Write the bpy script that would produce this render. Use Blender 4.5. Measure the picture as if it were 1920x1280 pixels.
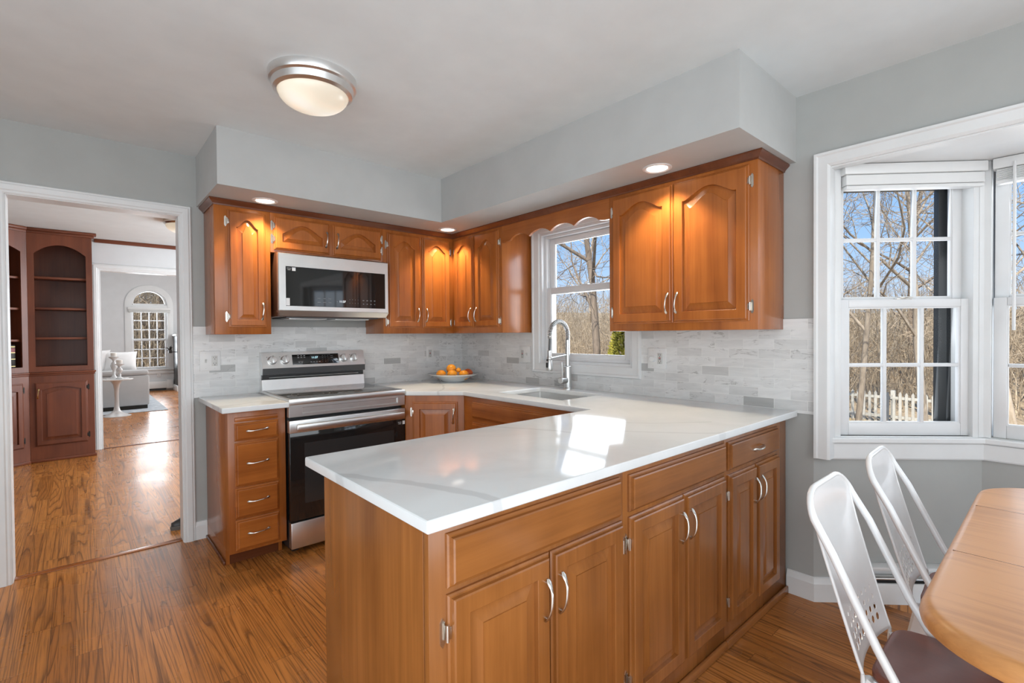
import bpy, bmesh, math, random
from mathutils import Matrix, Vector

for o in list(bpy.data.objects):
    bpy.data.objects.remove(o)
SC = bpy.context.scene
COL = SC.collection
PI = math.pi
S2 = math.sqrt(0.5)

# ------------------------------------------------------------------ camera
YAW, PITCH, ROLL, FPX = 0.7241, -0.0137, -0.0077, 917.3
CAM = Vector((-2.6448, -3.6856, 1.2965))
fw = Vector((math.sin(YAW) * math.cos(PITCH), math.cos(YAW) * math.cos(PITCH), math.sin(PITCH)))
r0 = Vector((math.cos(YAW), -math.sin(YAW), 0))
u0 = r0.cross(fw)
rr = r0 * math.cos(ROLL) + u0 * math.sin(ROLL)
uu = -r0 * math.sin(ROLL) + u0 * math.cos(ROLL)
cam_d = bpy.data.cameras.new('camera')
cam = bpy.data.objects.new('camera', cam_d)
COL.objects.link(cam)
cam.matrix_world = Matrix(((rr.x, uu.x, -fw.x, CAM.x), (rr.y, uu.y, -fw.y, CAM.y), (rr.z, uu.z, -fw.z, CAM.z), (0, 0, 0, 1)))
cam_d.sensor_width = 36
cam_d.lens = FPX / 1920 * 36
cam_d.clip_start = 0.05
cam_d.clip_end = 400
SC.camera = cam
SC.view_settings.view_transform = 'Standard'
SC.view_settings.look = 'None'
SC.view_settings.gamma = 1
SC.view_settings.exposure = 0.12
SC.view_settings.use_curve_mapping = False

# ------------------------------------------------------------------ sky, sun, window daylight, added fill lights
world = bpy.data.worlds.new('sky')
SC.world = world
world.use_nodes = True
wn, wl = world.node_tree.nodes, world.node_tree.links
wn.clear()
w_tc = wn.new('ShaderNodeTexCoord')
w_sep = wn.new('ShaderNodeSeparateXYZ')
wl.new(w_tc.outputs['Generated'], w_sep.inputs[0])
w_r = wn.new('ShaderNodeValToRGB')
w_r.color_ramp.elements[0].position = 0.0
w_r.color_ramp.elements[0].color = (0.66, 0.79, 0.95, 1)
w_r.color_ramp.elements[1].position = 0.45
w_r.color_ramp.elements[1].color = (0.16, 0.38, 0.80, 1)
e = w_r.color_ramp.elements.new(0.16)
e.color = (0.36, 0.60, 0.95, 1)
wl.new(w_sep.outputs['Z'], w_r.inputs[0])
w_bg = wn.new('ShaderNodeBackground')
w_bg.inputs['Strength'].default_value = 1.0
wl.new(w_r.outputs[0], w_bg.inputs[0])
w_out = wn.new('ShaderNodeOutputWorld')
wl.new(w_bg.outputs[0], w_out.inputs[0])


def light(name, kind, loc, energy, color=(1, 1, 1), aim=None, size=None, size_y=None, parent=None, **kw):
    d = bpy.data.lights.new(name, kind)
    d.energy = energy
    d.color = color
    if size is not None:
        if kind == 'AREA':
            d.size = size
            if size_y is not None:
                d.shape = 'RECTANGLE'
                d.size_y = size_y
        else:
            d.shadow_soft_size = size
    for k, v in kw.items():
        setattr(d, k, v)
    o = bpy.data.objects.new(name, d)
    COL.objects.link(o)
    if parent is not None:
        o.parent = parent
        loc = Vector(loc) - parent.location
    o.location = loc
    if aim is not None:
        o.rotation_euler = Vector(aim).to_track_quat('-Z', 'Y').to_euler()
    return o


A_X, A_Y = 0.431 * S2, -2.885 - 0.431 * S2
DAY = (0.87, 0.94, 1.0)
light('sun', 'SUN', (-20, -10, 30), 6.0, (1.0, 0.96, 0.88), aim=(0.70, 0.30, -0.72), angle=0.01)
light('rear_fill', 'AREA', (-2.6, -6.1, 1.35), 78, DAY, aim=(0.05, 1, 0.02), size=3.6, size_y=2.0)  # added area fill behind the camera; the rear wall has no window
light('left_fill', 'AREA', (-5.1, -4.2, 1.3), 58, DAY, aim=(1, 0, 0.02), size=3.6, size_y=1.9)  # added fill from the left; that wall has no opening
light('ceiling_bounce_fill', 'AREA', (-3.6, -4.2, 0.35), 42, (0.70, 0.87, 1.0), aim=(0.12, 0.12, 1), size=2.2, size_y=2.6)  # unseen upward fill, added to brighten the ceiling
light('sink_window_daylight', 'AREA', (0.30, -1.43, 1.60), 14, DAY, aim=(-1, 0, -0.1), size=0.8, size_y=0.95)
light('bay_left_daylight', 'AREA', (A_X + .074, A_Y + .074, 1.43), 3.5, DAY, aim=(-1, -1, -0.1), size=0.56, size_y=1.15)
light('bay_middle_daylight', 'AREA', (0.543 + .105, -4.0, 1.43), 8, DAY, aim=(-1, 0, -0.1), size=1.05, size_y=1.2)
light('bay_right_daylight', 'AREA', (A_X + .074, -8.0 - A_Y - .074, 1.43), 3.5, DAY, aim=(-1, 1, -0.1), size=0.56, size_y=1.15)
light('hall_fill', 'AREA', (0.0, 2.0, 1.5), 110, DAY, aim=(-1, 0.05, 0), size=2.2, size_y=1.8)  # added fill standing inside the hall, with no window behind it
light('living_room_side_fill', 'AREA', (0.5, 7.4, 1.7), 95, (.96, .98, 1.0), aim=(-1, 0.2, -0.1), size=4.5, size_y=2.2)  # added side fill inside the living room; the right wall is solid
light('living_room_top_fill', 'AREA', (-2.6, 7.4, 3.3), 52, (.96, .98, 1.0), aim=(0, 0, -1), size=3.5, size_y=4)  # added overhead fill; the ceiling has no opening
light('arched_window_daylight', 'AREA', (-1.37, 11.3, 1.5), 45, DAY, aim=(0, -1, -.1), size=.65, size_y=1.8)


# ------------------------------------------------------------------ materials
def new_mat(name):
    m = bpy.data.materials.new(name)
    m.use_nodes = True
    nt = m.node_tree
    b = nt.nodes['Principled BSDF']
    return m, nt, b


def N(nt, t, **kw):
    n = nt.nodes.new(t)
    for k, v in kw.items():
        if k.startswith('i_'):
            n.inputs[k[2:].replace('_', ' ')].default_value = v
        else:
            setattr(n, k, v)
    return n


def ramp(nt, stops, fac=None):
    r = nt.nodes.new('ShaderNodeValToRGB')
    el = r.color_ramp.elements
    while len(el) < len(stops):
        el.new(0.5)
    for k, (p, c) in enumerate(stops):
        el[k].position = p
        el[k].color = (*c, 1) if len(c) == 3 else c
    if fac is not None:
        nt.links.new(fac, r.inputs[0])
    return r


def mixc(nt, a, b, fac, mode='MIX'):
    n = nt.nodes.new('ShaderNodeMix')
    n.data_type = 'RGBA'
    n.blend_type = mode
    for sock, v in ((0, fac), (6, a), (7, b)):
        if hasattr(v, 'links'):
            nt.links.new(v, n.inputs[sock])
        else:
            n.inputs[sock].default_value = v if sock == 0 else (*v, 1)
    return n.outputs[2]


def math_n(nt, op, a, b=0.0):
    n = nt.nodes.new('ShaderNodeMath')
    n.operation = op
    for k, v in enumerate((a, b)):
        if hasattr(v, 'links'):
            nt.links.new(v, n.inputs[k])
        else:
            n.inputs[k].default_value = v
    return n.outputs[0]


def bump(nt, b, height, strength, dist=0.002):
    n = nt.nodes.new('ShaderNodeBump')
    n.inputs['Strength'].default_value = strength
    n.inputs['Distance'].default_value = dist
    nt.links.new(height, n.inputs['Height'])
    nt.links.new(n.outputs[0], b.inputs['Normal'])


def obj_vec(nt, scale, rand=True):
    tc = nt.nodes.new('ShaderNodeTexCoord')
    v = tc.outputs['Object']
    if rand:
        oi = nt.nodes.new('ShaderNodeObjectInfo')
        m = math_n(nt, 'MULTIPLY', oi.outputs['Random'], 17.0)
        add = nt.nodes.new('ShaderNodeVectorMath')
        add.operation = 'ADD'
        nt.links.new(v, add.inputs[0])
        nt.links.new(m, add.inputs[1])
        v = add.outputs[0]
    mp = nt.nodes.new('ShaderNodeMapping')
    mp.inputs['Scale'].default_value = scale
    nt.links.new(v, mp.inputs['Vector'])
    return mp.outputs[0]


def noise(nt, vec, scale, detail=3.0, rough=0.55, dist=0.0):
    n = nt.nodes.new('ShaderNodeTexNoise')
    n.inputs['Scale'].default_value = scale
    n.inputs['Detail'].default_value = detail
    n.inputs['Roughness'].default_value = rough
    n.inputs['Distortion'].default_value = dist
    if vec is not None:
        nt.links.new(vec, n.inputs['Vector'])
    return n.outputs['Fac']


def plain(name, col, rough=0.5, metal=0.0, var=0.03, bumps=0.0, bscale=200.0, **kw):
    m, nt, b = new_mat(name)
    v = obj_vec(nt, (1, 1, 1))
    f = noise(nt, v, 6.0, 4)
    lo = tuple(c * (1 - var) for c in col)
    hi = tuple(min(1, c * (1 + var)) for c in col)
    r = ramp(nt, [(0.3, lo), (0.7, hi)], f)
    nt.links.new(r.outputs[0], b.inputs['Base Color'])
    b.inputs['Roughness'].default_value = rough
    b.inputs['Metallic'].default_value = metal
    for k, val in kw.items():
        b.inputs[k.replace('_', ' ')].default_value = val
    if bumps:
        bump(nt, b, noise(nt, v, bscale, 2), bumps)
    return m


def wood(name, axis, dark, light_, rough=0.26, coat=0.16, fine=0.85, stretch=16.0, bsc=1.0, spec=0.42):
    m, nt, b = new_mat(name)
    sc = [stretch, stretch, stretch]
    sc['xyz'.index(axis)] = 1.3
    v = obj_vec(nt, sc)
    f1 = noise(nt, v, 0.55 * bsc, 5, 0.6, 0.6)
    v2 = obj_vec(nt, [s * 4 if s > 2 else 1.6 for s in sc])
    f2 = noise(nt, v2, 1.0, 4, 0.7, 0.2)
    v3 = obj_vec(nt, (2.2, 2.2, 1.4))
    f3 = noise(nt, v3, 1.6, 3, 0.5, 0.4)
    f = math_n(nt, 'ADD', math_n(nt, 'MULTIPLY', f1, 0.45), math_n(nt, 'ADD', math_n(nt, 'MULTIPLY', f2, 0.25 * fine), math_n(nt, 'MULTIPLY', f3, 0.35)))
    r = ramp(nt, [(0.30, dark), (0.48, tuple((a + c) / 2 for a, c in zip(dark, light_))), (0.66, light_)], f)
    nt.links.new(r.outputs[0], b.inputs['Base Color'])
    b.inputs['Roughness'].default_value = rough
    b.inputs['Specular IOR Level'].default_value = spec
    b.inputs['Coat Weight'].default_value = coat
    b.inputs['Coat Roughness'].default_value = 0.12
    bump(nt, b, f2, 0.06, 0.001)
    return m


M = {}
M['wall'] = plain('wall_paint', (0.385, 0.39, 0.375), 0.75, bumps=0.03, bscale=300)
M['ceiling'] = plain('ceiling_paint', (0.70, 0.735, 0.74), 0.85, bumps=0.03, bscale=300)
M['soffit'] = plain('soffit_paint', (0.47, 0.475, 0.465), 0.8)
M['hallwall'] = plain('hall_paint', (0.63, 0.635, 0.64), 0.8)
M['trim'] = plain('white_trim_paint', (0.71, 0.715, 0.71), 0.35)
M['white'] = plain('white_plastic', (0.72, 0.72, 0.71), 0.35)
M['plate_gray'] = plain('outlet_face', (0.55, 0.55, 0.53), 0.4)
M['vinyl'] = plain('white_vinyl', (0.70, 0.70, 0.70), 0.3)
CD, CL = (0.19, 0.048, 0.009), (0.46, 0.145, 0.028)
M['wood_z'] = wood('cherry_wood_vertical', 'z', CD, CL)
M['wood_x'] = wood('cherry_wood_along', 'x', CD, CL)
M['wood_y'] = wood('cherry_wood_across', 'y', CD, CL)
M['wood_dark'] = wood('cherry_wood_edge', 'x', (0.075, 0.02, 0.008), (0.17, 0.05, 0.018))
PD, PL = (0.155, 0.048, 0.009), (0.38, 0.140, 0.034)
M['pen_z'] = wood('worn_cherry_vertical', 'z', PD, PL, spec=0.55)
M['pen_x'] = wood('worn_cherry_along', 'x', PD, PL, spec=0.55)
M['hall_z'] = wood('mahogany_vertical', 'z', (0.075, 0.018, 0.007), (0.20, 0.055, 0.022), rough=0.42, coat=0.08)
M['hall_x'] = wood('mahogany_along', 'x', (0.075, 0.018, 0.007), (0.20, 0.055, 0.022), rough=0.42, coat=0.08)
M['table'] = wood('oak_table_wood', 'y', (0.30, 0.11, 0.032), (0.62, 0.29, 0.10), rough=0.34, coat=0.05, fine=1.8, stretch=10)
M['seat'] = wood('dark_seat_wood', 'y', (0.13, 0.038, 0.022), (0.22, 0.068, 0.040), rough=0.42, coat=0.05)
M['steel'] = plain('brushed_steel', (0.76, 0.76, 0.75), 0.34, 1.0, var=0.05)
M['steel_dark'] = plain('dark_steel', (0.09, 0.09, 0.09), 0.35, 1.0)
M['nickel'] = plain('satin_nickel', (0.66, 0.62, 0.56), 0.26, 1.0)
M['brass'] = plain('aged_brass', (0.55, 0.40, 0.18), 0.3, 1.0)
M['iron'] = plain('dark_iron', (0.03, 0.026, 0.022), 0.5, 0.6)
M['chrome'] = plain('brushed_chrome', (0.56, 0.56, 0.55), 0.30, 1.0)
M['black_glass'] = plain('black_glass', (0.012, 0.012, 0.012), 0.04, var=0.0, **{'Specular_IOR_Level': 0.6})
M['cooktop'] = plain('cooktop_glass', (0.05, 0.05, 0.05), 0.09, var=0.0, **{'Specular_IOR_Level': 0.9})
M['oven_glass'] = plain('oven_window_glass', (0.03, 0.03, 0.03), 0.07, var=0.0)
M['black'] = plain('black_plastic', (0.015, 0.015, 0.015), 0.4)
M['white_metal'] = plain('glossy_white_metal', (0.78, 0.785, 0.785), 0.16, **{'Coat_Weight': 0.4})
M['ceramic'] = plain('white_ceramic', (0.80, 0.80, 0.79), 0.15)
M['storm'] = plain('dark_storm_frame', (0.045, 0.047, 0.048), 0.45)
M['fabric'] = plain('grey_sofa_fabric', (0.44, 0.44, 0.44), 0.95, bumps=0.3, bscale=500)
M['pillow'] = plain('white_pillow_fabric', (0.80, 0.80, 0.80), 0.9, bumps=0.2)
M['candle'] = plain('white_wax', (0.82, 0.80, 0.76), 0.5)
M['stone_white'] = plain('white_marble_top', (0.80, 0.80, 0.79), 0.2)
M['silver'] = plain('silver_white_paint', (0.66, 0.66, 0.66), 0.25, 0.15)
M['fence'] = plain('pale_fence_paint', (0.52, 0.50, 0.44), 0.8, var=0.12)
M['shoe'] = plain('dark_leather', (0.03, 0.026, 0.024), 0.4)
M['sole'] = plain('grey_rubber', (0.12, 0.11, 0.10), 0.7)
M['book_red'] = plain('red_label', (0.22, 0.03, 0.03), 0.5)
M['gold'] = plain('gold_tooling', (0.50, 0.38, 0.16), 0.4, 0.5)
M['clay'] = plain('red_clay', (0.42, 0.13, 0.06), 0.8)
M['case_brown'] = plain('dark_brown_case', (0.09, 0.035, 0.018), 0.35)
M['red'] = plain('red_button', (0.45, 0.05, 0.04), 0.5)


def emit(name, col, strength):
    m, nt, b = new_mat(name)
    b.inputs['Base Color'].default_value = (*col, 1)
    b.inputs['Emission Color'].default_value = (*col, 1)
    b.inputs['Emission Strength'].default_value = strength
    return m


M['led'] = emit('lamp_lens', (1.0, 0.95, 0.86), 3.5)
M['display'] = emit('display_blue', (0.55, 0.85, 0.95), 1.2)
M['display_w'] = emit('display_white', (0.9, 0.92, 0.95), 0.9)
M['mark'] = plain('printed_grey', (0.30, 0.30, 0.30), 0.5)
M['mark_w'] = plain('printed_white', (0.75, 0.75, 0.75), 0.5)


def mat_dome():
    m, nt, b = new_mat('frosted_dome_glass')
    b.inputs['Base Color'].default_value = (0.62, 0.58, 0.50, 1)
    b.inputs['Roughness'].default_value = 0.25
    geo = nt.nodes.new('ShaderNodeTexCoord')
    # two bulbs behind the frosted glass
    f = None
    for p in ((0.075, 0.02, -0.10), (-0.075, -0.02, -0.10)):
        d = nt.nodes.new('ShaderNodeVectorMath')
        d.operation = 'DISTANCE'
        nt.links.new(geo.outputs['Object'], d.inputs[0])
        d.inputs[1].default_value = p
        g = math_n(nt, 'POWER', 2.718, math_n(nt, 'MULTIPLY', math_n(nt, 'POWER', d.outputs['Value'], 2.0), -110.0))
        f = g if f is None else math_n(nt, 'ADD', f, g)
    r = ramp(nt, [(0.0, (0.80, 0.62, 0.40)), (0.6, (1.0, 0.86, 0.66)), (1.0, (1.0, 0.95, 0.86))], f)
    nt.links.new(r.outputs[0], b.inputs['Emission Color'])
    nt.links.new(math_n(nt, 'ADD', math_n(nt, 'MULTIPLY', f, 0.34), 0.26), b.inputs['Emission Strength'])
    return m


M['dome'] = mat_dome()


def mat_glass():
    m, nt, b = new_mat('window_glass')
    nt.nodes.remove(b)
    out = nt.nodes['Material Output']
    t = nt.nodes.new('ShaderNodeBsdfTransparent')
    g = nt.nodes.new('ShaderNodeBsdfGlossy')
    g.inputs['Roughness'].default_value = 0.01
    mx = nt.nodes.new('ShaderNodeMixShader')
    lw = nt.nodes.new('ShaderNodeLayerWeight')
    lw.inputs['Blend'].default_value = 0.12
    nt.links.new(math_n(nt, 'MULTIPLY', lw.outputs['Fresnel'], 0.5), mx.inputs[0])
    nt.links.new(t.outputs[0], mx.inputs[1])
    nt.links.new(g.outputs[0], mx.inputs[2])
    nt.links.new(mx.outputs[0], out.inputs[0])
    return m


M['glass'] = mat_glass()


def mat_quartz():
    m, nt, b = new_mat('white_quartz')
    tc = nt.nodes.new('ShaderNodeTexCoord')
    nz = nt.nodes.new('ShaderNodeTexNoise')
    nz.inputs['Scale'].default_value = 3.0
    nz.inputs['Detail'].default_value = 5
    nt.links.new(tc.outputs['Object'], nz.inputs['Vector'])
    sub = nt.nodes.new('ShaderNodeVectorMath')
    sub.operation = 'MULTIPLY_ADD'
    nt.links.new(nz.outputs['Color'], sub.inputs[0])
    sub.inputs[1].default_value = (0.10, 0.10, 0.0)
    nt.links.new(tc.outputs['Object'], sub.inputs[2])
    sep = nt.nodes.new('ShaderNodeSeparateXYZ')
    nt.links.new(sub.outputs[0], sep.inputs[0])
    X, Y = sep.outputs[0], sep.outputs[1]
    width_n = noise(nt, tc.outputs['Object'], 7.0, 3)

    def vein(x1, y1, x2, y2, w, bow, s):
        # polyline arc: distance from a bowed segment
        L = math.hypot(x2 - x1, y2 - y1)
        ux, uy = (x2 - x1) / L, (y2 - y1) / L
        dx = math_n(nt, 'SUBTRACT', X, x1 + 0.05)
        dy = math_n(nt, 'SUBTRACT', Y, y1 + 0.05)
        a = math_n(nt, 'ADD', math_n(nt, 'MULTIPLY', dx, ux), math_n(nt, 'MULTIPLY', dy, uy))
        c = math_n(nt, 'ADD', math_n(nt, 'MULTIPLY', dx, -uy), math_n(nt, 'MULTIPLY', dy, ux))
        t = math_n(nt, 'DIVIDE', a, L)
        bw = math_n(nt, 'MULTIPLY', math_n(nt, 'MULTIPLY', t, math_n(nt, 'SUBTRACT', 1.0, t)), 4 * bow)
        d = math_n(nt, 'ABSOLUTE', math_n(nt, 'SUBTRACT', c, bw))
        wn_ = math_n(nt, 'MULTIPLY', math_n(nt, 'ADD', width_n, 0.1), w * 1.6)
        k = math_n(nt, 'DIVIDE', d, wn_)
        inside = math_n(nt, 'SUBTRACT', 1.0, math_n(nt, 'MINIMUM', k, 1.0))
        rr_ = ramp(nt, [(0.0, (0, 0, 0)), (0.35, (1, 1, 1))], inside).outputs[0]
        e1 = math_n(nt, 'GREATER_THAN', t, -0.04)
        e2 = math_n(nt, 'LESS_THAN', t, 1.04)
        return math_n(nt, 'MULTIPLY', math_n(nt, 'MULTIPLY', rr_, math_n(nt, 'MULTIPLY', e1, e2)), s)

    tot = None
    for a in ((-2.13, -2.36, -1.92, -2.87, 0.022, 0.035, 0.30), (-1.40, -2.06, -1.20, -2.47, 0.014, 0.03, 0.22),
              (-1.05, -2.48, -0.76, -2.85, 0.016, -0.03, 0.20), (-0.62, -2.66, -0.90, -2.36, 0.012, 0.03, 0.20),
              (-0.97, -0.99, -0.56, -0.52, 0.010, -0.03, 0.30), (-0.56, -0.52, -0.22, -0.02, 0.008, 0.02, 0.25),
              (-1.74, -0.42, -2.09, -0.62, 0.014, 0.03, 0.25)):
        v_ = vein(*a)
        tot = v_ if tot is None else math_n(nt, 'MAXIMUM', tot, v_)
    cl = noise(nt, tc.outputs['Object'], 2.2, 6, 0.6, 1.5)
    base = ramp(nt, [(0.35, (0.70, 0.72, 0.72)), (0.6, (0.76, 0.78, 0.78))], cl).outputs[0]
    col = mixc(nt, base, (0.36, 0.36, 0.365), tot)
    nt.links.new(col, b.inputs['Base Color'])
    b.inputs['Roughness'].default_value = 0.08
    b.inputs['Specular IOR Level'].default_value = 0.28
    return m


M['quartz'] = mat_quartz()


def mat_tile(name, ux):
    m, nt, b = new_mat(name)
    tc = nt.nodes.new('ShaderNodeTexCoord')
    sep = nt.nodes.new('ShaderNodeSeparateXYZ')
    nt.links.new(tc.outputs['Object'], sep.inputs[0])
    comb = nt.nodes.new('ShaderNodeCombineXYZ')
    nt.links.new(math_n(nt, 'ADD', sep.outputs['xyz'.index(ux)], 10.0), comb.inputs[0])
    nt.links.new(math_n(nt, 'ADD', sep.outputs[2], 10.0 - 0.914 % 0.05), comb.inputs[1])
    br = nt.nodes.new('ShaderNodeTexBrick')
    br.offset = 0.5
    br.inputs['Scale'].default_value = 1.0
    br.inputs['Brick Width'].default_value = 0.1535
    br.inputs['Row Height'].default_value = 0.0500
    br.inputs['Mortar Size'].default_value = 0.0012
    br.inputs['Mortar Smooth'].default_value = 0.1
    br.inputs['Color1'].default_value = (0, 0, 0, 1)
    br.inputs['Color2'].default_value = (1, 1, 1, 1)
    br.inputs['Mortar'].default_value = (0.5, 0.5, 0.5, 1)
    nt.links.new(comb.outputs[0], br.inputs['Vector'])
    # per-tile shift so the veins differ from tile to tile
    sh = nt.nodes.new('ShaderNodeVectorMath')
    sh.operation = 'MULTIPLY_ADD'
    nt.links.new(br.outputs['Color'], sh.inputs[0])
    sh.inputs[1].default_value = (37, 21, 13)
    nt.links.new(comb.outputs[0], sh.inputs[2])
    mp = nt.nodes.new('ShaderNodeMapping')
    mp.inputs['Scale'].default_value = (5, 22, 1)
    mp.inputs['Rotation'].default_value = (0, 0, 0.12)
    nt.links.new(sh.outputs[0], mp.inputs['Vector'])
    v = noise(nt, mp.outputs[0], 1.0, 6, 0.6, 1.2)
    ve = math_n(nt, 'ABSOLUTE', math_n(nt, 'SUBTRACT', v, 0.5))
    vein = ramp(nt, [(0.0, (1, 1, 1)), (0.022, (0, 0, 0))], ve).outputs[0]
    gate = ramp(nt, [(0.50, (0, 0, 0)), (0.62, (1, 1, 1))], noise(nt, sh.outputs[0], 9.0, 2)).outputs[0]
    tone = ramp(nt, [(0.0, (0.44, 0.44, 0.43)), (0.14, (0.66, 0.66, 0.65)), (0.6, (0.76, 0.76, 0.75)), (1.0, (0.69, 0.69, 0.68))], br.outputs['Color'])
    cloud = ramp(nt, [(0.3, (0.84, 0.84, 0.84)), (0.7, (1.0, 1.0, 1.0))], v)
    c = mixc(nt, tone.outputs[0], cloud.outputs[0], 1.0, 'MULTIPLY')
    c = mixc(nt, c, (0.20, 0.19, 0.18), math_n(nt, 'MULTIPLY', math_n(nt, 'MULTIPLY', vein, gate), 0.65))
    c = mixc(nt, c, (0.74, 0.74, 0.72), br.outputs['Fac'])
    nt.links.new(c, b.inputs['Base Color'])
    b.inputs['Roughness'].default_value = 0.28
    inv = math_n(nt, 'SUBTRACT', 1.0, br.outputs['Fac'])
    bump(nt, b, inv, 0.25, 0.001)
    return m


M['tile_x'] = mat_tile('marble_tile_back', 'x')
M['tile_y'] = mat_tile('marble_tile_side', 'y')


def mat_floor():
    m, nt, b = new_mat('oak_strip_floor')
    tc = nt.nodes.new('ShaderNodeTexCoord')
    sep = nt.nodes.new('ShaderNodeSeparateXYZ')
    nt.links.new(tc.outputs['Object'], sep.inputs[0])
    comb = nt.nodes.new('ShaderNodeCombineXYZ')
    nt.links.new(math_n(nt, 'ADD', sep.outputs[1], 20.0), comb.inputs[0])
    nt.links.new(math_n(nt, 'ADD', sep.outputs[0], 20.0), comb.inputs[1])
    br = nt.nodes.new('ShaderNodeTexBrick')
    br.offset = 0.37
    br.offset_frequency = 3
    br.inputs['Scale'].default_value = 1.0
    br.inputs['Brick Width'].default_value = 0.92
    br.inputs['Row Height'].default_value = 0.0825
    br.inputs['Mortar Size'].default_value = 0.0009
    br.inputs['Mortar Smooth'].default_value = 0.3
    br.inputs['Color1'].default_value = (0, 0, 0, 1)
    br.inputs['Color2'].default_value = (1, 1, 1, 1)
    br.inputs['Mortar'].default_value = (0.5, 0.5, 0.5, 1)
    nt.links.new(comb.outputs[0], br.inputs['Vector'])
    sh = nt.nodes.new('ShaderNodeVectorMath')
    sh.operation = 'MULTIPLY_ADD'
    nt.links.new(br.outputs['Color'], sh.inputs[0])
    sh.inputs[1].default_value = (31, 17, 7)
    nt.links.new(comb.outputs[0], sh.inputs[2])
    # cathedral rings: stretched noise turned into contour lines
    mp = nt.nodes.new('ShaderNodeMapping')
    mp.inputs['Scale'].default_value = (0.42, 8.5, 1)
    nt.links.new(sh.outputs[0], mp.inputs['Vector'])
    nz = noise(nt, mp.outputs[0], 1.0, 1.2, 0.4, 0.1)
    rings = math_n(nt, 'FRACT', math_n(nt, 'MULTIPLY', nz, 19.0))
    line = ramp(nt, [(0.0, (1, 1, 1)), (0.16, (0.35, 0.35, 0.35)), (0.45, (0, 0, 0)), (0.92, (0.12, 0.12, 0.12)), (1.0, (0.9, 0.9, 0.9))], rings).outputs[0]
    mp2 = nt.nodes.new('ShaderNodeMapping')
    mp2.inputs['Scale'].default_value = (4.0, 190.0, 1)
    nt.links.new(sh.outputs[0], mp2.inputs['Vector'])
    pores = noise(nt, mp2.outputs[0], 1.0, 3, 0.6)
    tone = ramp(nt, [(0.0, (0.40, 0.142, 0.030)), (0.5, (0.51, 0.19, 0.043)), (1.0, (0.59, 0.23, 0.056))], br.outputs['Color']).outputs[0]
    c = mixc(nt, tone, (0.085, 0.029, 0.008), math_n(nt, 'MULTIPLY', line, 0.76))
    c = mixc(nt, c, (0.10, 0.036, 0.012), math_n(nt, 'MULTIPLY', ramp(nt, [(0.48, (0, 0, 0)), (0.66, (1, 1, 1))], pores).outputs[0], 0.52))
    c = mixc(nt, c, (0.04, 0.015, 0.006), math_n(nt, 'MULTIPLY', br.outputs['Fac'], 0.8))
    nt.links.new(c, b.inputs['Base Color'])
    rg = ramp(nt, [(0.3, (0.23, 0.23, 0.23)), (0.7, (0.34, 0.34, 0.34))], noise(nt, tc.outputs['Object'], 3.0, 3))
    nt.links.new(rg.outputs[0], b.inputs['Roughness'])
    b.inputs['Specular IOR Level'].default_value = 0.3
    b.inputs['Coat Weight'].default_value = 0.06
    b.inputs['Coat Roughness'].default_value = 0.08
    h = math_n(nt, 'SUBTRACT', math_n(nt, 'MULTIPLY', line, -0.25), br.outputs['Fac'])
    wv = math_n(nt, 'MULTIPLY', noise(nt, tc.outputs['Object'], 6.0, 2), 1.6)
    bump(nt, b, math_n(nt, 'ADD', h, wv), 0.10, 0.001)
    return m


M['floor'] = mat_floor()


def mat_rug():
    m, nt, b = new_mat('grey_blue_rug')
    v = obj_vec(nt, (1, 1, 1), False)
    f = noise(nt, v, 9.0, 6, 0.7)
    r = ramp(nt, [(0.35, (0.30, 0.33, 0.37)), (0.6, (0.50, 0.53, 0.56))], f)
    nt.links.new(r.outputs[0], b.inputs['Base Color'])
    b.inputs['Roughness'].default_value = 0.95
    return m


M['rug'] = mat_rug()


def mat_bark(name, lo, hi):
    m, nt, b = new_mat(name)
    v = obj_vec(nt, (9, 9, 2.0))
    r = ramp(nt, [(0.3, lo), (0.7, hi)], noise(nt, v, 1.0, 6, 0.65, 0.5))
    nt.links.new(r.outputs[0], b.inputs['Base Color'])
    b.inputs['Roughness'].default_value = 0.9
    return m


M['bark'] = mat_bark('grey_bark', (0.17, 0.135, 0.10), (0.46, 0.38, 0.29))
M['bark_dark'] = mat_bark('dark_bark', (0.12, 0.09, 0.065), (0.32, 0.245, 0.18))
M['bark_pale'] = mat_bark('pale_bark', (0.32, 0.25, 0.17), (0.62, 0.50, 0.38))
M['twig'] = mat_bark('tan_twigs', (0.27, 0.20, 0.13), (0.62, 0.50, 0.35))
M['ground'] = mat_bark('leaf_litter', (0.26, 0.185, 0.11), (0.52, 0.40, 0.26))
M['grass'] = mat_bark('straw_grass', (0.42, 0.30, 0.13), (0.70, 0.53, 0.27))
M['evergreen'] = mat_bark('yellow_green_needles', (0.18, 0.18, 0.025), (0.58, 0.50, 0.08))


def mat_orange():
    m, nt, b = new_mat('orange_peel')
    oi = nt.nodes.new('ShaderNodeObjectInfo')
    r = ramp(nt, [(0.0, (0.80, 0.27, 0.015)), (1.0, (0.86, 0.36, 0.02))], oi.outputs['Random'])
    nt.links.new(r.outputs[0], b.inputs['Base Color'])
    b.inputs['Roughness'].default_value = 0.35
    bump(nt, b, noise(nt, obj_vec(nt, (1, 1, 1)), 260.0, 2), 0.3, 0.001)
    return m


M['orange'] = mat_orange()
M['apple'] = plain('red_orange_skin', (0.55, 0.10, 0.02), 0.3, var=0.3)


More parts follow.
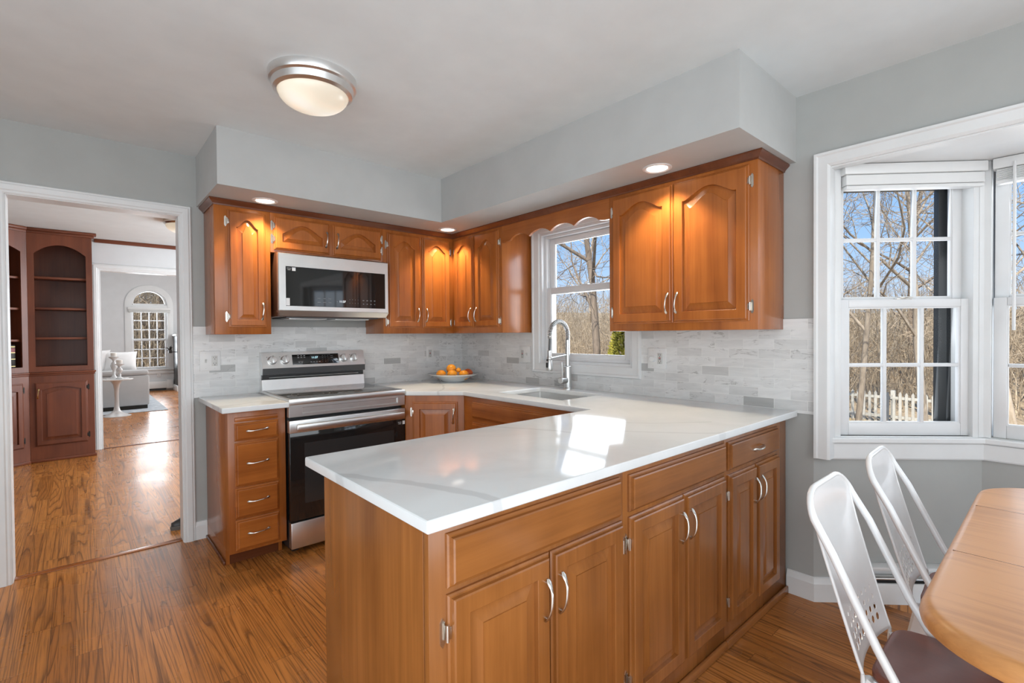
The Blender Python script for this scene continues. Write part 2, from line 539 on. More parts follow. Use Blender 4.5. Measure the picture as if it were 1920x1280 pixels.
def mat_bowl_inside():
    m, nt, b = new_mat('dark_patterned_glaze')
    v = obj_vec(nt, (1, 1, 1), False)
    vo = nt.nodes.new('ShaderNodeTexVoronoi')
    vo.inputs['Scale'].default_value = 60
    nt.links.new(v, vo.inputs['Vector'])
    r = ramp(nt, [(0.15, (0.55, 0.56, 0.55)), (0.45, (0.02, 0.025, 0.03))], vo.outputs['Distance'])
    nt.links.new(r.outputs[0], b.inputs['Base Color'])
    b.inputs['Roughness'].default_value = 0.15
    return m


M['bowl_in'] = mat_bowl_inside()


# ------------------------------------------------------------------ mesh helpers
def frame(o, u, v):
    u = Vector(u).normalized()
    v = Vector(v).normalized()
    n = u.cross(v)
    return Matrix(((u.x, v.x, n.x, o[0]), (u.y, v.y, n.y, o[1]), (u.z, v.z, n.z, o[2]), (0, 0, 0, 1)))


ID = Matrix.Identity(4)
ZUP = (0, 0, 1)


class MB:
    def __init__(s, F=ID):
        s.v, s.f, s.F = [], [], F

    def add(s, pts, faces):
        k = len(s.v)
        s.v += [s.F @ Vector(p) for p in pts]
        s.f += [tuple(i + k for i in f) for f in faces]
        return s

    def box(s, x0, x1, y0, y1, z0, z1, c=0.0):
        x0, x1 = min(x0, x1), max(x0, x1)
        y0, y1 = min(y0, y1), max(y0, y1)
        z0, z1 = min(z0, z1), max(z0, z1)
        if c <= 0:
            p = [(x, y, z) for x in (x0, x1) for y in (y0, y1) for z in (z0, z1)]
            return s.add(p, [(0, 1, 3, 2), (4, 6, 7, 5), (0, 4, 5, 1), (2, 3, 7, 6), (0, 2, 6, 4), (1, 5, 7, 3)])
        bm = bmesh.new()
        bmesh.ops.create_cube(bm, size=1)
        for v in bm.verts:
            v.co = Vector(((x0 + x1) / 2 + v.co.x * (x1 - x0), (y0 + y1) / 2 + v.co.y * (y1 - y0), (z0 + z1) / 2 + v.co.z * (z1 - z0)))
        c = min(c, (x1 - x0) * .45, (y1 - y0) * .45, (z1 - z0) * .45)
        bmesh.ops.bevel(bm, geom=bm.edges[:], offset=c, segments=2, affect='EDGES', profile=0.5)
        return s.bm(bm)

    def bm(s, bm):
        bm.verts.index_update()
        s.add([v.co.copy() for v in bm.verts], [tuple(v.index for v in f.verts) for f in bm.faces])
        bm.free()
        return s

    def prism(s, poly, z0, z1):
        n = len(poly)
        p = [(x, y, z0) for x, y in poly] + [(x, y, z1) for x, y in poly]
        f = [tuple(reversed(range(n))), tuple(range(n, 2 * n))]
        f += [(i, (i + 1) % n, (i + 1) % n + n, i + n) for i in range(n)]
        return s.add(p, f)

    def tube(s, path, rad, seg=8, caps=True, flat=None):
        path = [Vector(p) for p in path]
        n = len(path)
        rs = rad if hasattr(rad, '__len__') else [rad] * n
        pts, faces = [], []
        up = None
        for i in range(n):
            t = (path[min(i + 1, n - 1)] - path[max(i - 1, 0)])
            if t.length < 1e-9:
                t = Vector((0, 0, 1))
            t.normalize()
            if up is None:
                a = Vector((0, 0, 1)) if abs(t.z) < 0.9 else Vector((1, 0, 0))
                up = (a - t * a.dot(t)).normalized()
            else:
                up = (up - t * up.dot(t))
                if up.length < 1e-6:
                    up = t.orthogonal()
                up.normalize()
            sd = t.cross(up)
            ra, rb = rs[i] if hasattr(rs[i], '__len__') else (rs[i], rs[i])
            for k in range(seg):
                a = 2 * PI * k / seg
                pts.append(path[i] + sd * (math.cos(a) * ra) + up * (math.sin(a) * rb))
        for i in range(n - 1):
            for k in range(seg):
                a, b = i * seg + k, i * seg + (k + 1) % seg
                faces.append((a, b, b + seg, a + seg))
        if caps:
            faces.append(tuple(reversed(range(seg))))
            faces.append(tuple(range((n - 1) * seg, n * seg)))
        return s.add(pts, faces)

    def lathe(s, prof, seg=32, o=(0, 0, 0), sx=1.0, sy=1.0):
        pts, faces = [], []
        n = len(prof)
        for i, (r, z) in enumerate(prof):
            for k in range(seg):
                a = 2 * PI * k / seg
                pts.append((o[0] + math.cos(a) * max(r, 1e-5) * sx, o[1] + math.sin(a) * max(r, 1e-5) * sy, o[2] + z))
        for i in range(n - 1):
            for k in range(seg):
                a, b = i * seg + k, i * seg + (k + 1) % seg
                faces.append((a, b, b + seg, a + seg))
        faces.append(tuple(reversed(range(seg))))
        faces.append(tuple(range((n - 1) * seg, n * seg)))
        return s.add(pts, faces)

    def loops(s, rings, close=True, cap_first=False, cap_last=False):
        n = len(rings[0])
        pts = [p for r in rings for p in r]
        faces = []
        for i in range(len(rings) - 1):
            for k in range(n if close else n - 1):
                a, b = i * n + k, i * n + (k + 1) % n
                faces.append((a, b, b + n, a + n))
        if cap_first:
            faces.append(tuple(reversed(range(n))))
        if cap_last:
            faces.append(tuple(range((len(rings) - 1) * n, len(rings) * n)))
        return s.add(pts, faces)

    def sweep(s, path, prof):
        """path: list of (point, out-dir unit) in 3D; prof: list of (out, up) — open profile swept, ends capped"""
        rings = [[Vector(p) + Vector(d) * a + Vector((0, 0, b)) for a, b in prof] for p, d in path]
        return s.loops(rings, True, True, True)


def obj(name, mb, mat, parent=None, smooth=25, dist=1e-5):
    me = bpy.data.meshes.new(name)
    off = parent_loc(parent) if parent is not None else Vector((0, 0, 0))
    me.from_pydata([tuple(v - off) for v in mb.v], [], mb.f)
    me.validate()
    bm = bmesh.new()
    bm.from_mesh(me)
    bmesh.ops.recalc_face_normals(bm, faces=bm.faces)
    bm.to_mesh(me)
    bm.free()
    if smooth:
        me.shade_smooth()
        me.set_sharp_from_angle(angle=math.radians(smooth))
    me.materials.append(mat if not isinstance(mat, str) else M[mat])
    o = bpy.data.objects.new(name, me)
    COL.objects.link(o)
    if parent is not None:
        o.parent = parent
    return o


def parent_loc(p):
    l = Vector((0, 0, 0))
    while p is not None:
        l = l + p.location
        p = p.parent
    return l


def tag(o, label, cat, group=None, kind=None):
    if label:
        o['label'] = label
    if cat:
        o['category'] = cat
    if group:
        o['group'] = group
    if kind:
        o['kind'] = kind
    return o


def thing(name, label, cat, loc=(0, 0, 0), group=None):
    o = bpy.data.objects.new(name, None)
    o.empty_display_size = 0.05
    COL.objects.link(o)
    o.location = loc
    return tag(o, label, cat, group)


def single(name, mb, mat, label, cat, loc=None, group=None, smooth=25):
    """a thing that is one mesh; origin moved to loc"""
    o = obj(name, mb, mat, None, smooth)
    if loc is not None:
        L = Vector(loc)
        for v in o.data.vertices:
            v.co -= L
        o.location = L
    return tag(o, label, cat, group)


def struct(name, mb, mat, parent=None, smooth=25):
    o = obj(name, mb, mat, parent, smooth)
    if parent is None:
        o['kind'] = 'structure'
    return o


def struct_root(name, loc):
    o = bpy.data.objects.new(name, None)
    o.empty_display_size = 0.05
    COL.objects.link(o)
    o.location = loc
    o['kind'] = 'structure'
    return o


def text_mb(F, txt, size, align='CENTER'):
    cu = bpy.data.curves.new('txt', 'FONT')
    cu.body = txt
    cu.size = size
    cu.align_x = align
    cu.align_y = 'CENTER'
    cu.extrude = 0.0002
    o = bpy.data.objects.new('txt', cu)
    COL.objects.link(o)
    dg = bpy.context.evaluated_depsgraph_get()
    me = bpy.data.meshes.new_from_object(o.evaluated_get(dg))
    mb = MB(F)
    mb.add([v.co.copy() for v in me.vertices], [tuple(p.vertices) for p in me.polygons])
    bpy.data.objects.remove(o)
    bpy.data.curves.remove(cu)
    bpy.data.meshes.remove(me)
    return mb

# ================================================================== ROOM SHELL
ZC, ZS, SD = 2.4455, 2.1295, 0.63          # ceiling, soffit underside, soffit depth
CT = 0.914                                 # counter top
LX, RY = -5.3, -6.3                        # unseen left and rear walls
A_, B_, C_, D_ = (0, -2.885), (0.543, -3.428), (0.543, -4.572), (0, -5.115)

fl = MB()
fl.box(LX - .1, 0.2, RY - .1, 3.8, -0.08, 0)
fl.box(-6.2, 1.1, 3.8, 11.3, -0.08, 0)
fl.prism([(0.2, -2.885), (0.2, -3.0), B_, C_, (0.2, -5.0), (0.2, -5.115), (0.75, -4.62), (0.75, -3.38)], -0.08, 0)
struct('floor', fl, 'floor', smooth=0)
struct('ceiling', MB().box(LX - .1, 0.16, RY - .1, 3.9, ZC, ZC + .15), 'ceiling', smooth=0)
struct('ceiling_living_room', MB().box(-6.2, 1.1, 3.76, 11.3, 3.45, 3.6), 'ceiling', smooth=0)
DX0, DX1, DZ = -2.945, -2.15, 2.075
struct('wall_back', MB().box(LX, DX0, 0, .12, 0, ZC).box(DX0, DX1, 0, .12, DZ, ZC).box(DX1, 0.16, 0, .12, 0, ZC), 'wall', smooth=0)
W1 = (1.04, 1.845, 1.095, 2.06)            # sink window opening: -y, -y, z, z
wr = MB()
wr.box(0, .16, 0, -W1[0], 0, ZC).box(0, .16, -W1[0], -W1[1], 0, W1[2]).box(0, .16, -W1[0], -W1[1], W1[3], ZC)
wr.box(0, .16, -W1[1], -2.885, 0, ZC).box(0, .009, -2.885, -5.115, 2.085, ZC).box(.009, .16, -2.885, -5.115, 2.1805, ZC).box(0, .16, -5.115, RY, 0, ZC)
struct('wall_right', wr, 'wall', smooth=0)
struct('wall_left', MB().box(LX - .12, LX, RY, 0.12, 0, ZC), 'wall', smooth=0)
struct('wall_rear', MB().box(LX - .12, .16, RY - .12, RY, 0, ZC), 'wall', smooth=0)
so = MB()
so.box(-2.0714, 0, -SD, 0, ZS, ZC)
so.box(-SD, 0, -2.807, -SD, ZS, ZC)
struct('soffit', so, 'soffit', smooth=0)

# bay: two angled walls and a middle wall, all with window openings
FA = frame((*A_, 0), (S2, -S2, 0), ZUP)
FC = frame((B_[0], 0, 0), (0, -1, 0), ZUP)
FD = frame((*C_, 0), (-S2, -S2, 0), ZUP)
WA = (0.12, 0.742, 0.80, 2.085)
WC = (3.452, 4.548, 0.80, 2.085)


def bay_wall(name, F, u0, u1, W):
    mb = MB(F)
    mb.box(u0, W[0], 0, 2.2, -.12, 0).box(W[1], u1, 0, 2.2, -.12, 0).box(W[0], W[1], 0, W[2], -.12, 0).box(W[0], W[1], W[3], 2.2, -.12, 0)
    return struct(name, mb, 'wall', smooth=0)


bay_wall('wall_bay_left', FA, 0, .768, WA)
bay_wall('wall_bay', FC, 3.428, 4.572, WC)
bay_wall('wall_bay_right', FD, 0, .768, (0.026, 0.648, 0.80, 2.085))
struct('ceiling_bay', MB().prism([(0.01, -2.89), (0.01, -5.11), (0.70, -4.62), (0.70, -3.38)], 2.0855, 2.18), 'trim', smooth=0)
struct('roof_bay', MB().prism([(0.16, -2.7), (0.16, -5.3), (0.86, -4.7), (0.86, -3.3)], 2.20, 2.30), 'storm', smooth=0)


def path_offset(pts):
    out = []
    for i, p in enumerate(pts):
        ds = []
        if i > 0:
            ds.append((p[0] - pts[i - 1][0], p[1] - pts[i - 1][1]))
        if i < len(pts) - 1:
            ds.append((pts[i + 1][0] - p[0], pts[i + 1][1] - p[1]))
        ns = []
        for d in ds:
            L = math.hypot(*d)
            ns.append((d[1] / L, -d[0] / L))     # to the right-hand side of travel
        if len(ns) == 1:
            m = ns[0]
        else:
            k = 1 + ns[0][0] * ns[1][0] + ns[0][1] * ns[1][1]
            m = ((ns[0][0] + ns[1][0]) / k, (ns[0][1] + ns[1][1]) / k)
        out.append(((p[0], p[1], 0), (m[0], m[1], 0)))
    return out


BB = [(0, 0), (.015, 0), (.015, .085), (.011, .093), (.007, .112), (0, .115)]
UA = lambda u: (A_[0] + S2 * u, A_[1] - S2 * u)
struct('baseboard_right', MB().sweep(path_offset([(0, -2.768), A_, UA(.19)]), BB), 'trim')
struct('baseboard_back', MB().sweep(path_offset([(-2.105, 0), (-2.041, 0)]), BB), 'trim')
struct('baseboard_left', MB().sweep(path_offset([(LX, -6.0), (LX, -.05)]), BB), 'trim')

# doorway to the hall: casing, jambs, threshold
dr = struct_root('door_1', (-2.57, 0, 0))
cas = MB()
CP = [(0, 0), (0, .010), (.006, .014), (.014, .014), (.02, .019), (.045, .019), (.052, .015), (.058, .015), (.064, .008), (.066, 0)]


def casing_loop(mb, F, u0, u1, v0, v1, prof, top=True, bottom=False):
    """picture-frame casing round the opening u0..u1, v0..v1; prof = (outward from the opening, out of the wall)"""
    def rect(d, n):
        return [(u0 - d, v0 - (d if bottom else 0), n), (u0 - d, v1 + d, n), (u1 + d, v1 + d, n), (u1 + d, v0 - (d if bottom else 0), n)]
    rings = [rect(d, n) for d, n in prof]
    k = len(rings)
    pts = [p for r in rings for p in r]
    f = []
    for i in range(k):
        j = (i + 1) % k
        for q in range(4 if bottom else 3):
            q2 = (q + 1) % 4
            f.append((i * 4 + q, i * 4 + q2, j * 4 + q2, j * 4 + q))
    if not bottom:
        f.append(tuple(i * 4 for i in range(k)))
        f.append(tuple(i * 4 + 3 for i in range(k)))
    mbl = MB(F).add(pts, f)
    k0 = len(mb.v)
    mb.v += mbl.v
    mb.f += [tuple(a + k0 for a in ff) for ff in mbl.f]
    return mb


FB = frame((0, 0, 0), (1, 0, 0), ZUP)            # faces the kitchen (-y); local u = x, v = z, n = -y
FBk = frame((0, 0.12, 0), (-1, 0, 0), ZUP)
casing_loop(cas, FB, DX0 + .016, DX1 - .016, 0, DZ - .016, CP)
struct('casing', cas, 'trim', dr)
ca2 = casing_loop(MB(), FBk, -DX1 + .016, -DX0 - .016, 0, DZ - .016, CP)
struct('hall_casing', ca2, 'trim', dr)
struct('jamb', MB().box(DX0, DX0 + .02, -.001, .121, 0, DZ).box(DX1 - .02, DX1, -.001, .121, 0, DZ).box(DX0 + .02, DX1 - .02, -.001, .121, DZ - .02, DZ), 'trim', dr, smooth=0)
struct('trim_1', MB().box(DX0 + .02, DX1 - .02, .035, .085, 0, .004, .002), 'wood_x')

# backsplash tile
struct('backsplash_back', MB().box(-2.104, -.0005, -.01, 0, CT - .005, 1.364), 'tile_x', smooth=0)
bs = MB()
bs.box(-.01, 0, 0, -.957, CT - .01, 1.364).box(-.01, 0, -.957, -1.911, CT - .01, 1.02).box(-.01, 0, -1.911, -2.889, CT - .012, 1.364)
struct('backsplash_right', bs, 'tile_y', smooth=0)

# ------------------------------------------------------------------ windows
FR = frame((0, 0, 0), (0, -1, 0), ZUP)           # right wall: u = -y, v = z, n = -x


def rect_ring(mb, u0, u1, v0, v1, w, n0, n1, c=0.002, wb=None, wt=None):
    wb = w if wb is None else wb
    wt = w if wt is None else wt
    mb.box(u0, u0 + w, v0, v1, n0, n1, c).box(u1 - w, u1, v0, v1, n0, n1, c)
    mb.box(u0 + w, u1 - w, v0, v0 + wb, n0, n1, c).box(u0 + w, u1 - w, v1 - wt, v1, n0, n1, c)
    return mb


def sash(F, root, name, o, g, n0, n1, cols=1, rows=1, mat='vinyl', m=0.017):
    """o = outer u0,u1,v0,v1; g = glass u0,u1,v0,v1"""
    mb = MB(F)
    mb.box(o[0], g[0], o[2], o[3], n0, n1, .003).box(g[1], o[1], o[2], o[3], n0, n1, .003)
    mb.box(g[0], g[1], o[2], g[2], n0, n1, .003).box(g[0], g[1], g[3], o[3], n0, n1, .003)
    nm = (n0 + n1) / 2
    # glazing bead
    rect_ring(mb, g[0] - .004, g[1] + .004, g[2] - .004, g[3] + .004, .010, nm - .006, n1 - .006, 0)
    for k in range(1, cols):
        u = g[0] + (g[1] - g[0]) * k / cols
        mb.box(u - m / 2, u + m / 2, g[2], g[3], nm - .010, nm + .012, .004)
    for k in range(1, rows):
        v = g[2] + (g[3] - g[2]) * k / rows
        mb.box(g[0], g[1], v - m / 2, v + m / 2, nm - .009, nm + .011, .004)
    s = struct(name, mb, mat, root)
    struct('pane', MB(F).box(g[0] - .003, g[1] + .003, g[2] - .003, g[3] + .003, nm - .002, nm + .002), 'glass', s, smooth=0)
    return s


w1 = struct_root('window_1', (0, -1.43, 1.05))
c1 = casing_loop(MB(), FR, 1.026, 1.857, 1.083, 2.062, [(0, 0), (0, .012), (.006, .016), (.05, .022), (.056, .028), (.068, .028), (.071, .02), (.071, 0)], bottom=True)
struct('window_casing', c1, 'trim', w1)
struct('window_jamb', rect_ring(MB(FR), 1.022, 1.861, 1.079, 2.066, .022, -.155, .002, 0), 'vinyl', w1, smooth=0)
struct('window_track', rect_ring(MB(FR), 1.044, 1.839, 1.101, 2.044, .022, -.10, -.03, .002), 'vinyl', w1)
sash(FR, w1, 'upper_sash', (1.066, 1.817, 1.60, 2.022), (1.113, 1.767, 1.640, 1.985), -.092, -.066)
ls = sash(FR, w1, 'lower_sash', (1.060, 1.823, 1.115, 1.648), (1.104, 1.775, 1.150, 1.606), -.060, -.032)
struct('sash_lock', MB(FR).box(1.40, 1.46, 1.648, 1.656, -.06, -.035, .003).tube([(1.43, 1.656, -.047), (1.43, 1.664, -.047), (1.455, 1.668, -.047)], .005), 'white', w1)

# bay casing board across the header and down the left side, stool, apron
bc = struct_root('trim_2', (0, -2.9, .7))
hd = MB(FR)
hp_ = [(0, 0), (0, .012), (.012, .02), (.055, .02), (.062, .026), (.074, .026), (.076, 0)]
casing_loop(hd, FR, 2.957, 5.043, 0.697, 2.072, [(d * .88, n) for d, n in hp_])
struct('bay_casing', hd, 'trim', bc)
struct('bay_return', MB(FR).box(2.950, 2.957, .697, 2.085, -.055, .0).box(2.957, 5.043, 2.066, 2.0855, -.05, .0), 'trim', bc, smooth=0)
stp = path_offset([UA(.05), B_, C_, (S2 * .05, -5.115 + S2 * .05)])
struct('window_stool', MB().sweep(stp, [(-.05, .770), (.030, .770), (.034, .775), (.034, .790), (.030, .796), (-.05, .798)]), 'trim', bc)
struct('window_apron', MB().sweep(stp, [(0, .690), (.014, .690), (.018, .697), (.018, .765), (.010, .770), (0, .770)]), 'trim', bc)
struct('corner_post', MB().sweep([((x, y, 0), d) for (x, y, _), d in path_offset([UA(.742), B_, (.543, -3.455)])], [(0, .798), (.012, .798), (.012, 2.085), (0, 2.085)]), 'trim', bc, smooth=0)

w2 = struct_root('window_2', (*UA(.43), .8))
struct('window_jamb', rect_ring(MB(FA), WA[0] - .03, WA[1] + .005, WA[2] - .03, WA[3], .03, -.12, .010, .002), 'trim', w2)
sash(FA, w2, 'upper_sash', (.122, .740, 1.412, 2.075), (.167, .676, 1.462, 2.030), -.088, -.056, 3, 2)
s2 = sash(FA, w2, 'lower_sash', (.120, .738, .799, 1.452), (.1715, .684, .859, 1.415), -.050, -.016, 3, 2)
struct('sash_lock', MB(FA).box(.395, .465, 1.452, 1.458, -.045, -.02, .002).box(.42, .475, 1.458, 1.466, -.04, -.026, .003), 'nickel', w2)
st = MB(FA)
rect_ring(st, .10, .76, .775, 2.10, .045, -.175, -.115, .003)
st.box(.14, .72, 1.425, 1.47, -.15, -.125, .003)
st.box(.660, .700, .80, 2.06, -.150, -.118, .002).box(.16, .70, 2.0, 2.06, -.15, -.118, .002)
struct('storm_frame', st, 'storm', w2)

w3 = struct_root('window_3', (B_[0], -4.0, .8))
struct('window_jamb', rect_ring(MB(FC), WC[0] - .006, WC[1] + .006, WC[2] - .02, WC[3], .012, -.12, .004, .002), 'trim', w3)
sash(FC, w3, 'upper_sash', (3.464, 4.536, 1.412, 2.075), (3.512, 4.488, 1.462, 2.030), -.088, -.056, 6, 2)
sash(FC, w3, 'lower_sash', (3.464, 4.536, .799, 1.452), (3.508, 4.492, .859, 1.415), -.050, -.016, 6, 2)
st = MB(FC)
rect_ring(st, 3.44, 4.56, .775, 2.10, .035, -.175, -.115, .003)
struct('storm_frame', st, 'storm', w3)
w4 = struct_root('window_4', (.27, -4.84, .8))
sash(FD, w4, 'upper_sash', (.028, .646, 1.412, 2.075), (.075, .60, 1.462, 2.030), -.088, -.056, 3, 2)
sash(FD, w4, 'lower_sash', (.028, .646, .799, 1.452), (.075, .60, .859, 1.415), -.050, -.016, 3, 2)


def blind(F, u0, u1, label, wand=None):
    mid = F @ Vector(((u0 + u1) / 2, 2.03, .02))
    t = thing('window_blind', label, 'blind', mid)
    obj('headrail', MB(F).box(u0, u1, 2.036, 2.083, -.01, .046, .004), 'white', t)
    mb = MB(F)
    if not wand:
        mb.box(u0 + .008, u1 - .008, 1.986, 2.034, -.010, .040, .005)
    for k in range(9 if wand else 0):
        mb.box(u0 + .012, u1 - .012, 1.985 + k * .0055, 1.9885 + k * .0055, -.012 + (k % 2) * .001, .036)
    obj('slats', mb, 'white', t, smooth=0)
    obj('bottom_rail', MB(F).box(u0 + .010, u1 - .010, 1.969, 1.984, -.012, .038, .003), 'white', t)
    if wand:
        obj('wand', MB(F).tube([(wand, 2.055, .05), (wand, 2.03, .054), (wand, 1.30, .054)], [.003, .006, .006]), 'white', t)
    return t


blind(FA, .118, .752, 'white raised blind above the angled bay window nearest the cabinets')
blind(FC, 3.462, 4.538, 'white raised blind with hanging wand above the bay window at right edge', 3.533)

# baseboard heater below the angled window
ht = thing('baseboard_heater', 'white baseboard heater along the floor below the bay window', 'heater', (*UA(.48), 0))
hb = MB(FA)
hb.box(.20, .765, .015, .19, .0, .012).box(.20, .765, .175, .192, .0, .055, .004).box(.20, .765, .02, .118, .048, .062, .003)
hb.box(.196, .204, .012, .192, 0, .063, .002)
obj('cover', hb, 'trim', ht)
obj('fins', MB(FA).box(.21, .76, .05, .14, .014, .045), 'black', ht, smooth=0)
obj('damper', MB(FA).box(.205, .76, .135, .143, .02, .058, .002), 'steel', ht)

# ================================================================== CABINETS
EDGE = [(0, 0), (0, .007), (.0045, .0100), (.0085, .0102), (.0100, .0185), (.0140, .021)]


def door_mesh(F, u0, u1, v0, v1, arch=0.0, stile=.050, top=.055, flatp=.9, slope=None):
    K = 22 if arch > 0 else 2
    W = u1 - u0

    def inner(d, n):
        ul, ur, vb = u0 + d, u1 - d, v0 + d
        pk = v1 - top - (d - stile)
        half, uc = (ur - ul) / 2, (u0 + u1) / 2
        pts = [(ul, vb, n), (ur, vb, n)]
        for k in range(K):
            t = 1 - 2 * k / (K - 1)
            if arch > 0:
                sft = max(0.0, (1 + math.cos(PI * min(1, abs(t) / flatp))) / 2) ** .62
                v = pk - arch * (1 - sft)
            else:
                v = pk
            pts.append((uc + half * t, max(v, vb + .003), n))
        return pts

    def outer(e, n):
        pts = [(u0 + e, v0 + e, n), (u1 - e, v0 + e, n)]
        for k in range(K):
            t = 1 - 2 * k / (K - 1)
            pts.append(((u0 + u1) / 2 + (W / 2 - e) * t, v1 - e, n))
        return pts
    rings = [outer(e, n) for e, n in EDGE]
    sl = slope or min(.034, W * .125)
    rings += [inner(stile - .0015, .021), inner(stile, .0200), inner(stile + .001, .0065), inner(stile + .005, .0065)]
    rings += [inner(stile + .005 + sl, .0165), inner(stile + .0058 + sl, .0195)]
    return MB(F).loops(rings, True, True, True)


def slab_mesh(F, u0, u1, v0, v1):
    def rc(e, n):
        return [(u0 + e, v0 + e, n), (u1 - e, v0 + e, n), (u1 - e, v1 - e, n), (u0 + e, v1 - e, n)]
    return MB(F).loops([rc(e, n) for e, n in EDGE + [(.0150, .021)]], True, True, True)


def pull(F, u, v, n0, vertical, parent, L=.112, mat='nickel'):
    path, rad = [], []
    for k in range(17):
        t = -1 + 2 * k / 16
        h = n0 + .003 + .021 * (1 - abs(t) ** 2.4)
        a = abs(t)
        w = .0036 + .0045 * math.exp(-((a - .84) / .16) ** 2)
        if a > .97:
            w = .003
        th = .0033 if a < .6 else .0028
        p = (u + math.sin(t * 1.5) * .004, v + t * L / 2, h) if vertical else (u + t * L / 2, v + math.sin(t * 1.5) * .003, h)
        path.append(F @ Vector(p))
        rad.append((w, th))
    # orient the flat side outward: build in local frame
    mb = MB(F)
    seg, pts, faces = 8, [], []
    Fi = F.inverted()
    lp = [Fi @ p for p in path]
    for i, p in enumerate(lp):
        w, th = rad[i]
        for k in range(seg):
            a = 2 * PI * k / seg
            if vertical:
                pts.append((p.x + math.cos(a) * w, p.y, p.z + math.sin(a) * th))
            else:
                pts.append((p.x, p.y + math.cos(a) * w, p.z + math.sin(a) * th))
    for i in range(len(lp) - 1):
        for k in range(seg):
            a, b = i * seg + k, i * seg + (k + 1) % seg
            faces.append((a, b, b + seg, a + seg))
    faces.append(tuple(range(seg)))
    faces.append(tuple(range((len(lp) - 1) * seg, len(lp) * seg)))
    mb.add(pts, faces)
    for sgn in (-1, 1):
        if vertical:
            mb.tube([(u, v + sgn * L * .42, n0), (u, v + sgn * L * .42, n0 + .010)], .0034, 8)
        else:
            mb.tube([(u + sgn * L * .42, v, n0), (u + sgn * L * .42, v, n0 + .010)], .0034, 8)
    return obj('handle', mb, mat, parent, 40)


def hinge(F, u, v, side, parent, mat='nickel'):
    """u = door edge; side = -1 when the frame lies to the left of the edge"""
    mb = MB(F)
    a, b = u + side * .004, u + side * .017
    mb.add([(a, v - .024, .0005), (b, v - .024, .0005), (b, v + .024, .0005), (a, v + .024, .0005), ((a + b) / 2, v + .034, .0005), ((a + b) / 2, v - .034, .0005),
            (a, v - .024, .0025), (b, v - .024, .0025), (b, v + .024, .0025), (a, v + .024, .0025), ((a + b) / 2, v + .034, .0025), ((a + b) / 2, v - .034, .0025)],
           [(6, 11, 7, 8, 10, 9), (0, 6, 9, 3), (1, 2, 8, 7), (3, 9, 10, 4), (4, 10, 8, 2), (0, 5, 11, 6), (5, 1, 7, 11)])
    mb.tube([(u + side * .002, v - .019, .010), (u + side * .002, v + .019, .010)], .0042, 10)
    mb.box(u - side * .008, u + side * .003, v - .014, v + .014, .003, .0125, .001)
    return obj('hinge', mb, mat, parent, 30)


def door(F, u0, u1, v0, v1, parent, mat, arch=0.0, hs=None, hv=None, hinges=(), hside=-1, **kw):
    d = obj('door', door_mesh(F, u0, u1, v0, v1, arch, **kw), mat, parent, 22)
    if hs is not None:
        u = u1 - .026 if hs > 0 else u0 + .026
        pull(F, u, hv, .021, True, d)
    for hv_ in hinges:
        hinge(F, u0 if hside < 0 else u1, hv_, hside, d)
    return d


# ---------- upper cabinets
FU = frame((0, -.31, 0), (1, 0, 0), ZUP)          # faces of the back-wall uppers
FS = frame((-.31, 0, 0), (0, -1, 0), ZUP)         # faces of the side-wall uppers
UB, UT, DB, DT = 1.3125, ZS - .001, 1.356, 2.070
HV = 1.455


def upper_body(F, u0, u1, v0, v1, depth, t, mat='wood_z'):
    mb = MB(F)
    mb.box(u0, u1, v0, v1, -depth, 0, .0015)
    return obj('body', mb, mat, t)


t = thing('upper_cabinet', 'narrow tall upper cabinet with one arched door left of the microwave', 'cabinet', (-1.877, -.155, UB))
upper_body(FU, -2.033, -1.7205, UB, UT, .309, t)
door(FU, -1.962, -1.750, DB, DT, t, 'wood_z', .048, 1, HV, (1.42, 2.00), -1, stile=.046)
t = thing('upper_cabinet', 'short upper cabinet with two low arched doors over the microwave', 'cabinet', (-1.33, -.155, 1.83))
upper_body(FU, -1.7195, -.9405, 1.838, UT, .309, t)
door(FU, -1.700, -1.342, 1.856, DT, t, 'wood_z', .064, 1, 1.955, (1.925, 2.010), -1, stile=.050, top=.044, flatp=1.0, slope=.022)
door(FU, -1.318, -.957, 1.856, DT, t, 'wood_z', .064, -1, 1.955, (1.925, 2.010), 1, stile=.050, top=.044, flatp=1.0, slope=.022)
t = thing('upper_cabinet', 'two-door arched upper cabinet on the range wall right of the microwave', 'cabinet', (-.62, -.155, UB))
upper_body(FU, -.9395, -.3115, UB, UT, .309, t)
door(FU, -.907, -.630, DB, DT, t, 'wood_z', .050, 1, HV, (1.40, 1.98), -1)
door(FU, -.606, -.345, DB, DT, t, 'wood_z', .050, -1, HV, (1.40, 1.98), 1)
t = thing('upper_cabinet', 'two-door arched upper cabinet on the sink wall left of the sink window', 'cabinet', (-.155, -.5, UB))
upper_body(FS, .0005, .942, UB, UT, .309, t)
door(FS, .345, .603, DB, DT + .004, t, 'wood_z', .050, 1, HV, (1.40, 1.98), -1)
door(FS, .628, .912, DB, DT + .004, t, 'wood_z', .050, -1, HV, (1.40, 1.98), 1)
t = thing('upper_cabinet', 'large two-door arched upper cabinet on the right of the sink window', 'cabinet', (-.155, -2.33, UB))
upper_body(FS, 1.914, 2.752, UB, UT, .309, t)
door(FS, 1.942, 2.327, DB - .003, DT + .006, t, 'wood_z', .052, 1, HV, (1.42, 2.00), -1, stile=.056)
door(FS, 2.330, 2.716, DB - .003, DT + .006, t, 'wood_z', .052, -1, HV, (1.42, 2.00), 1, stile=.056)

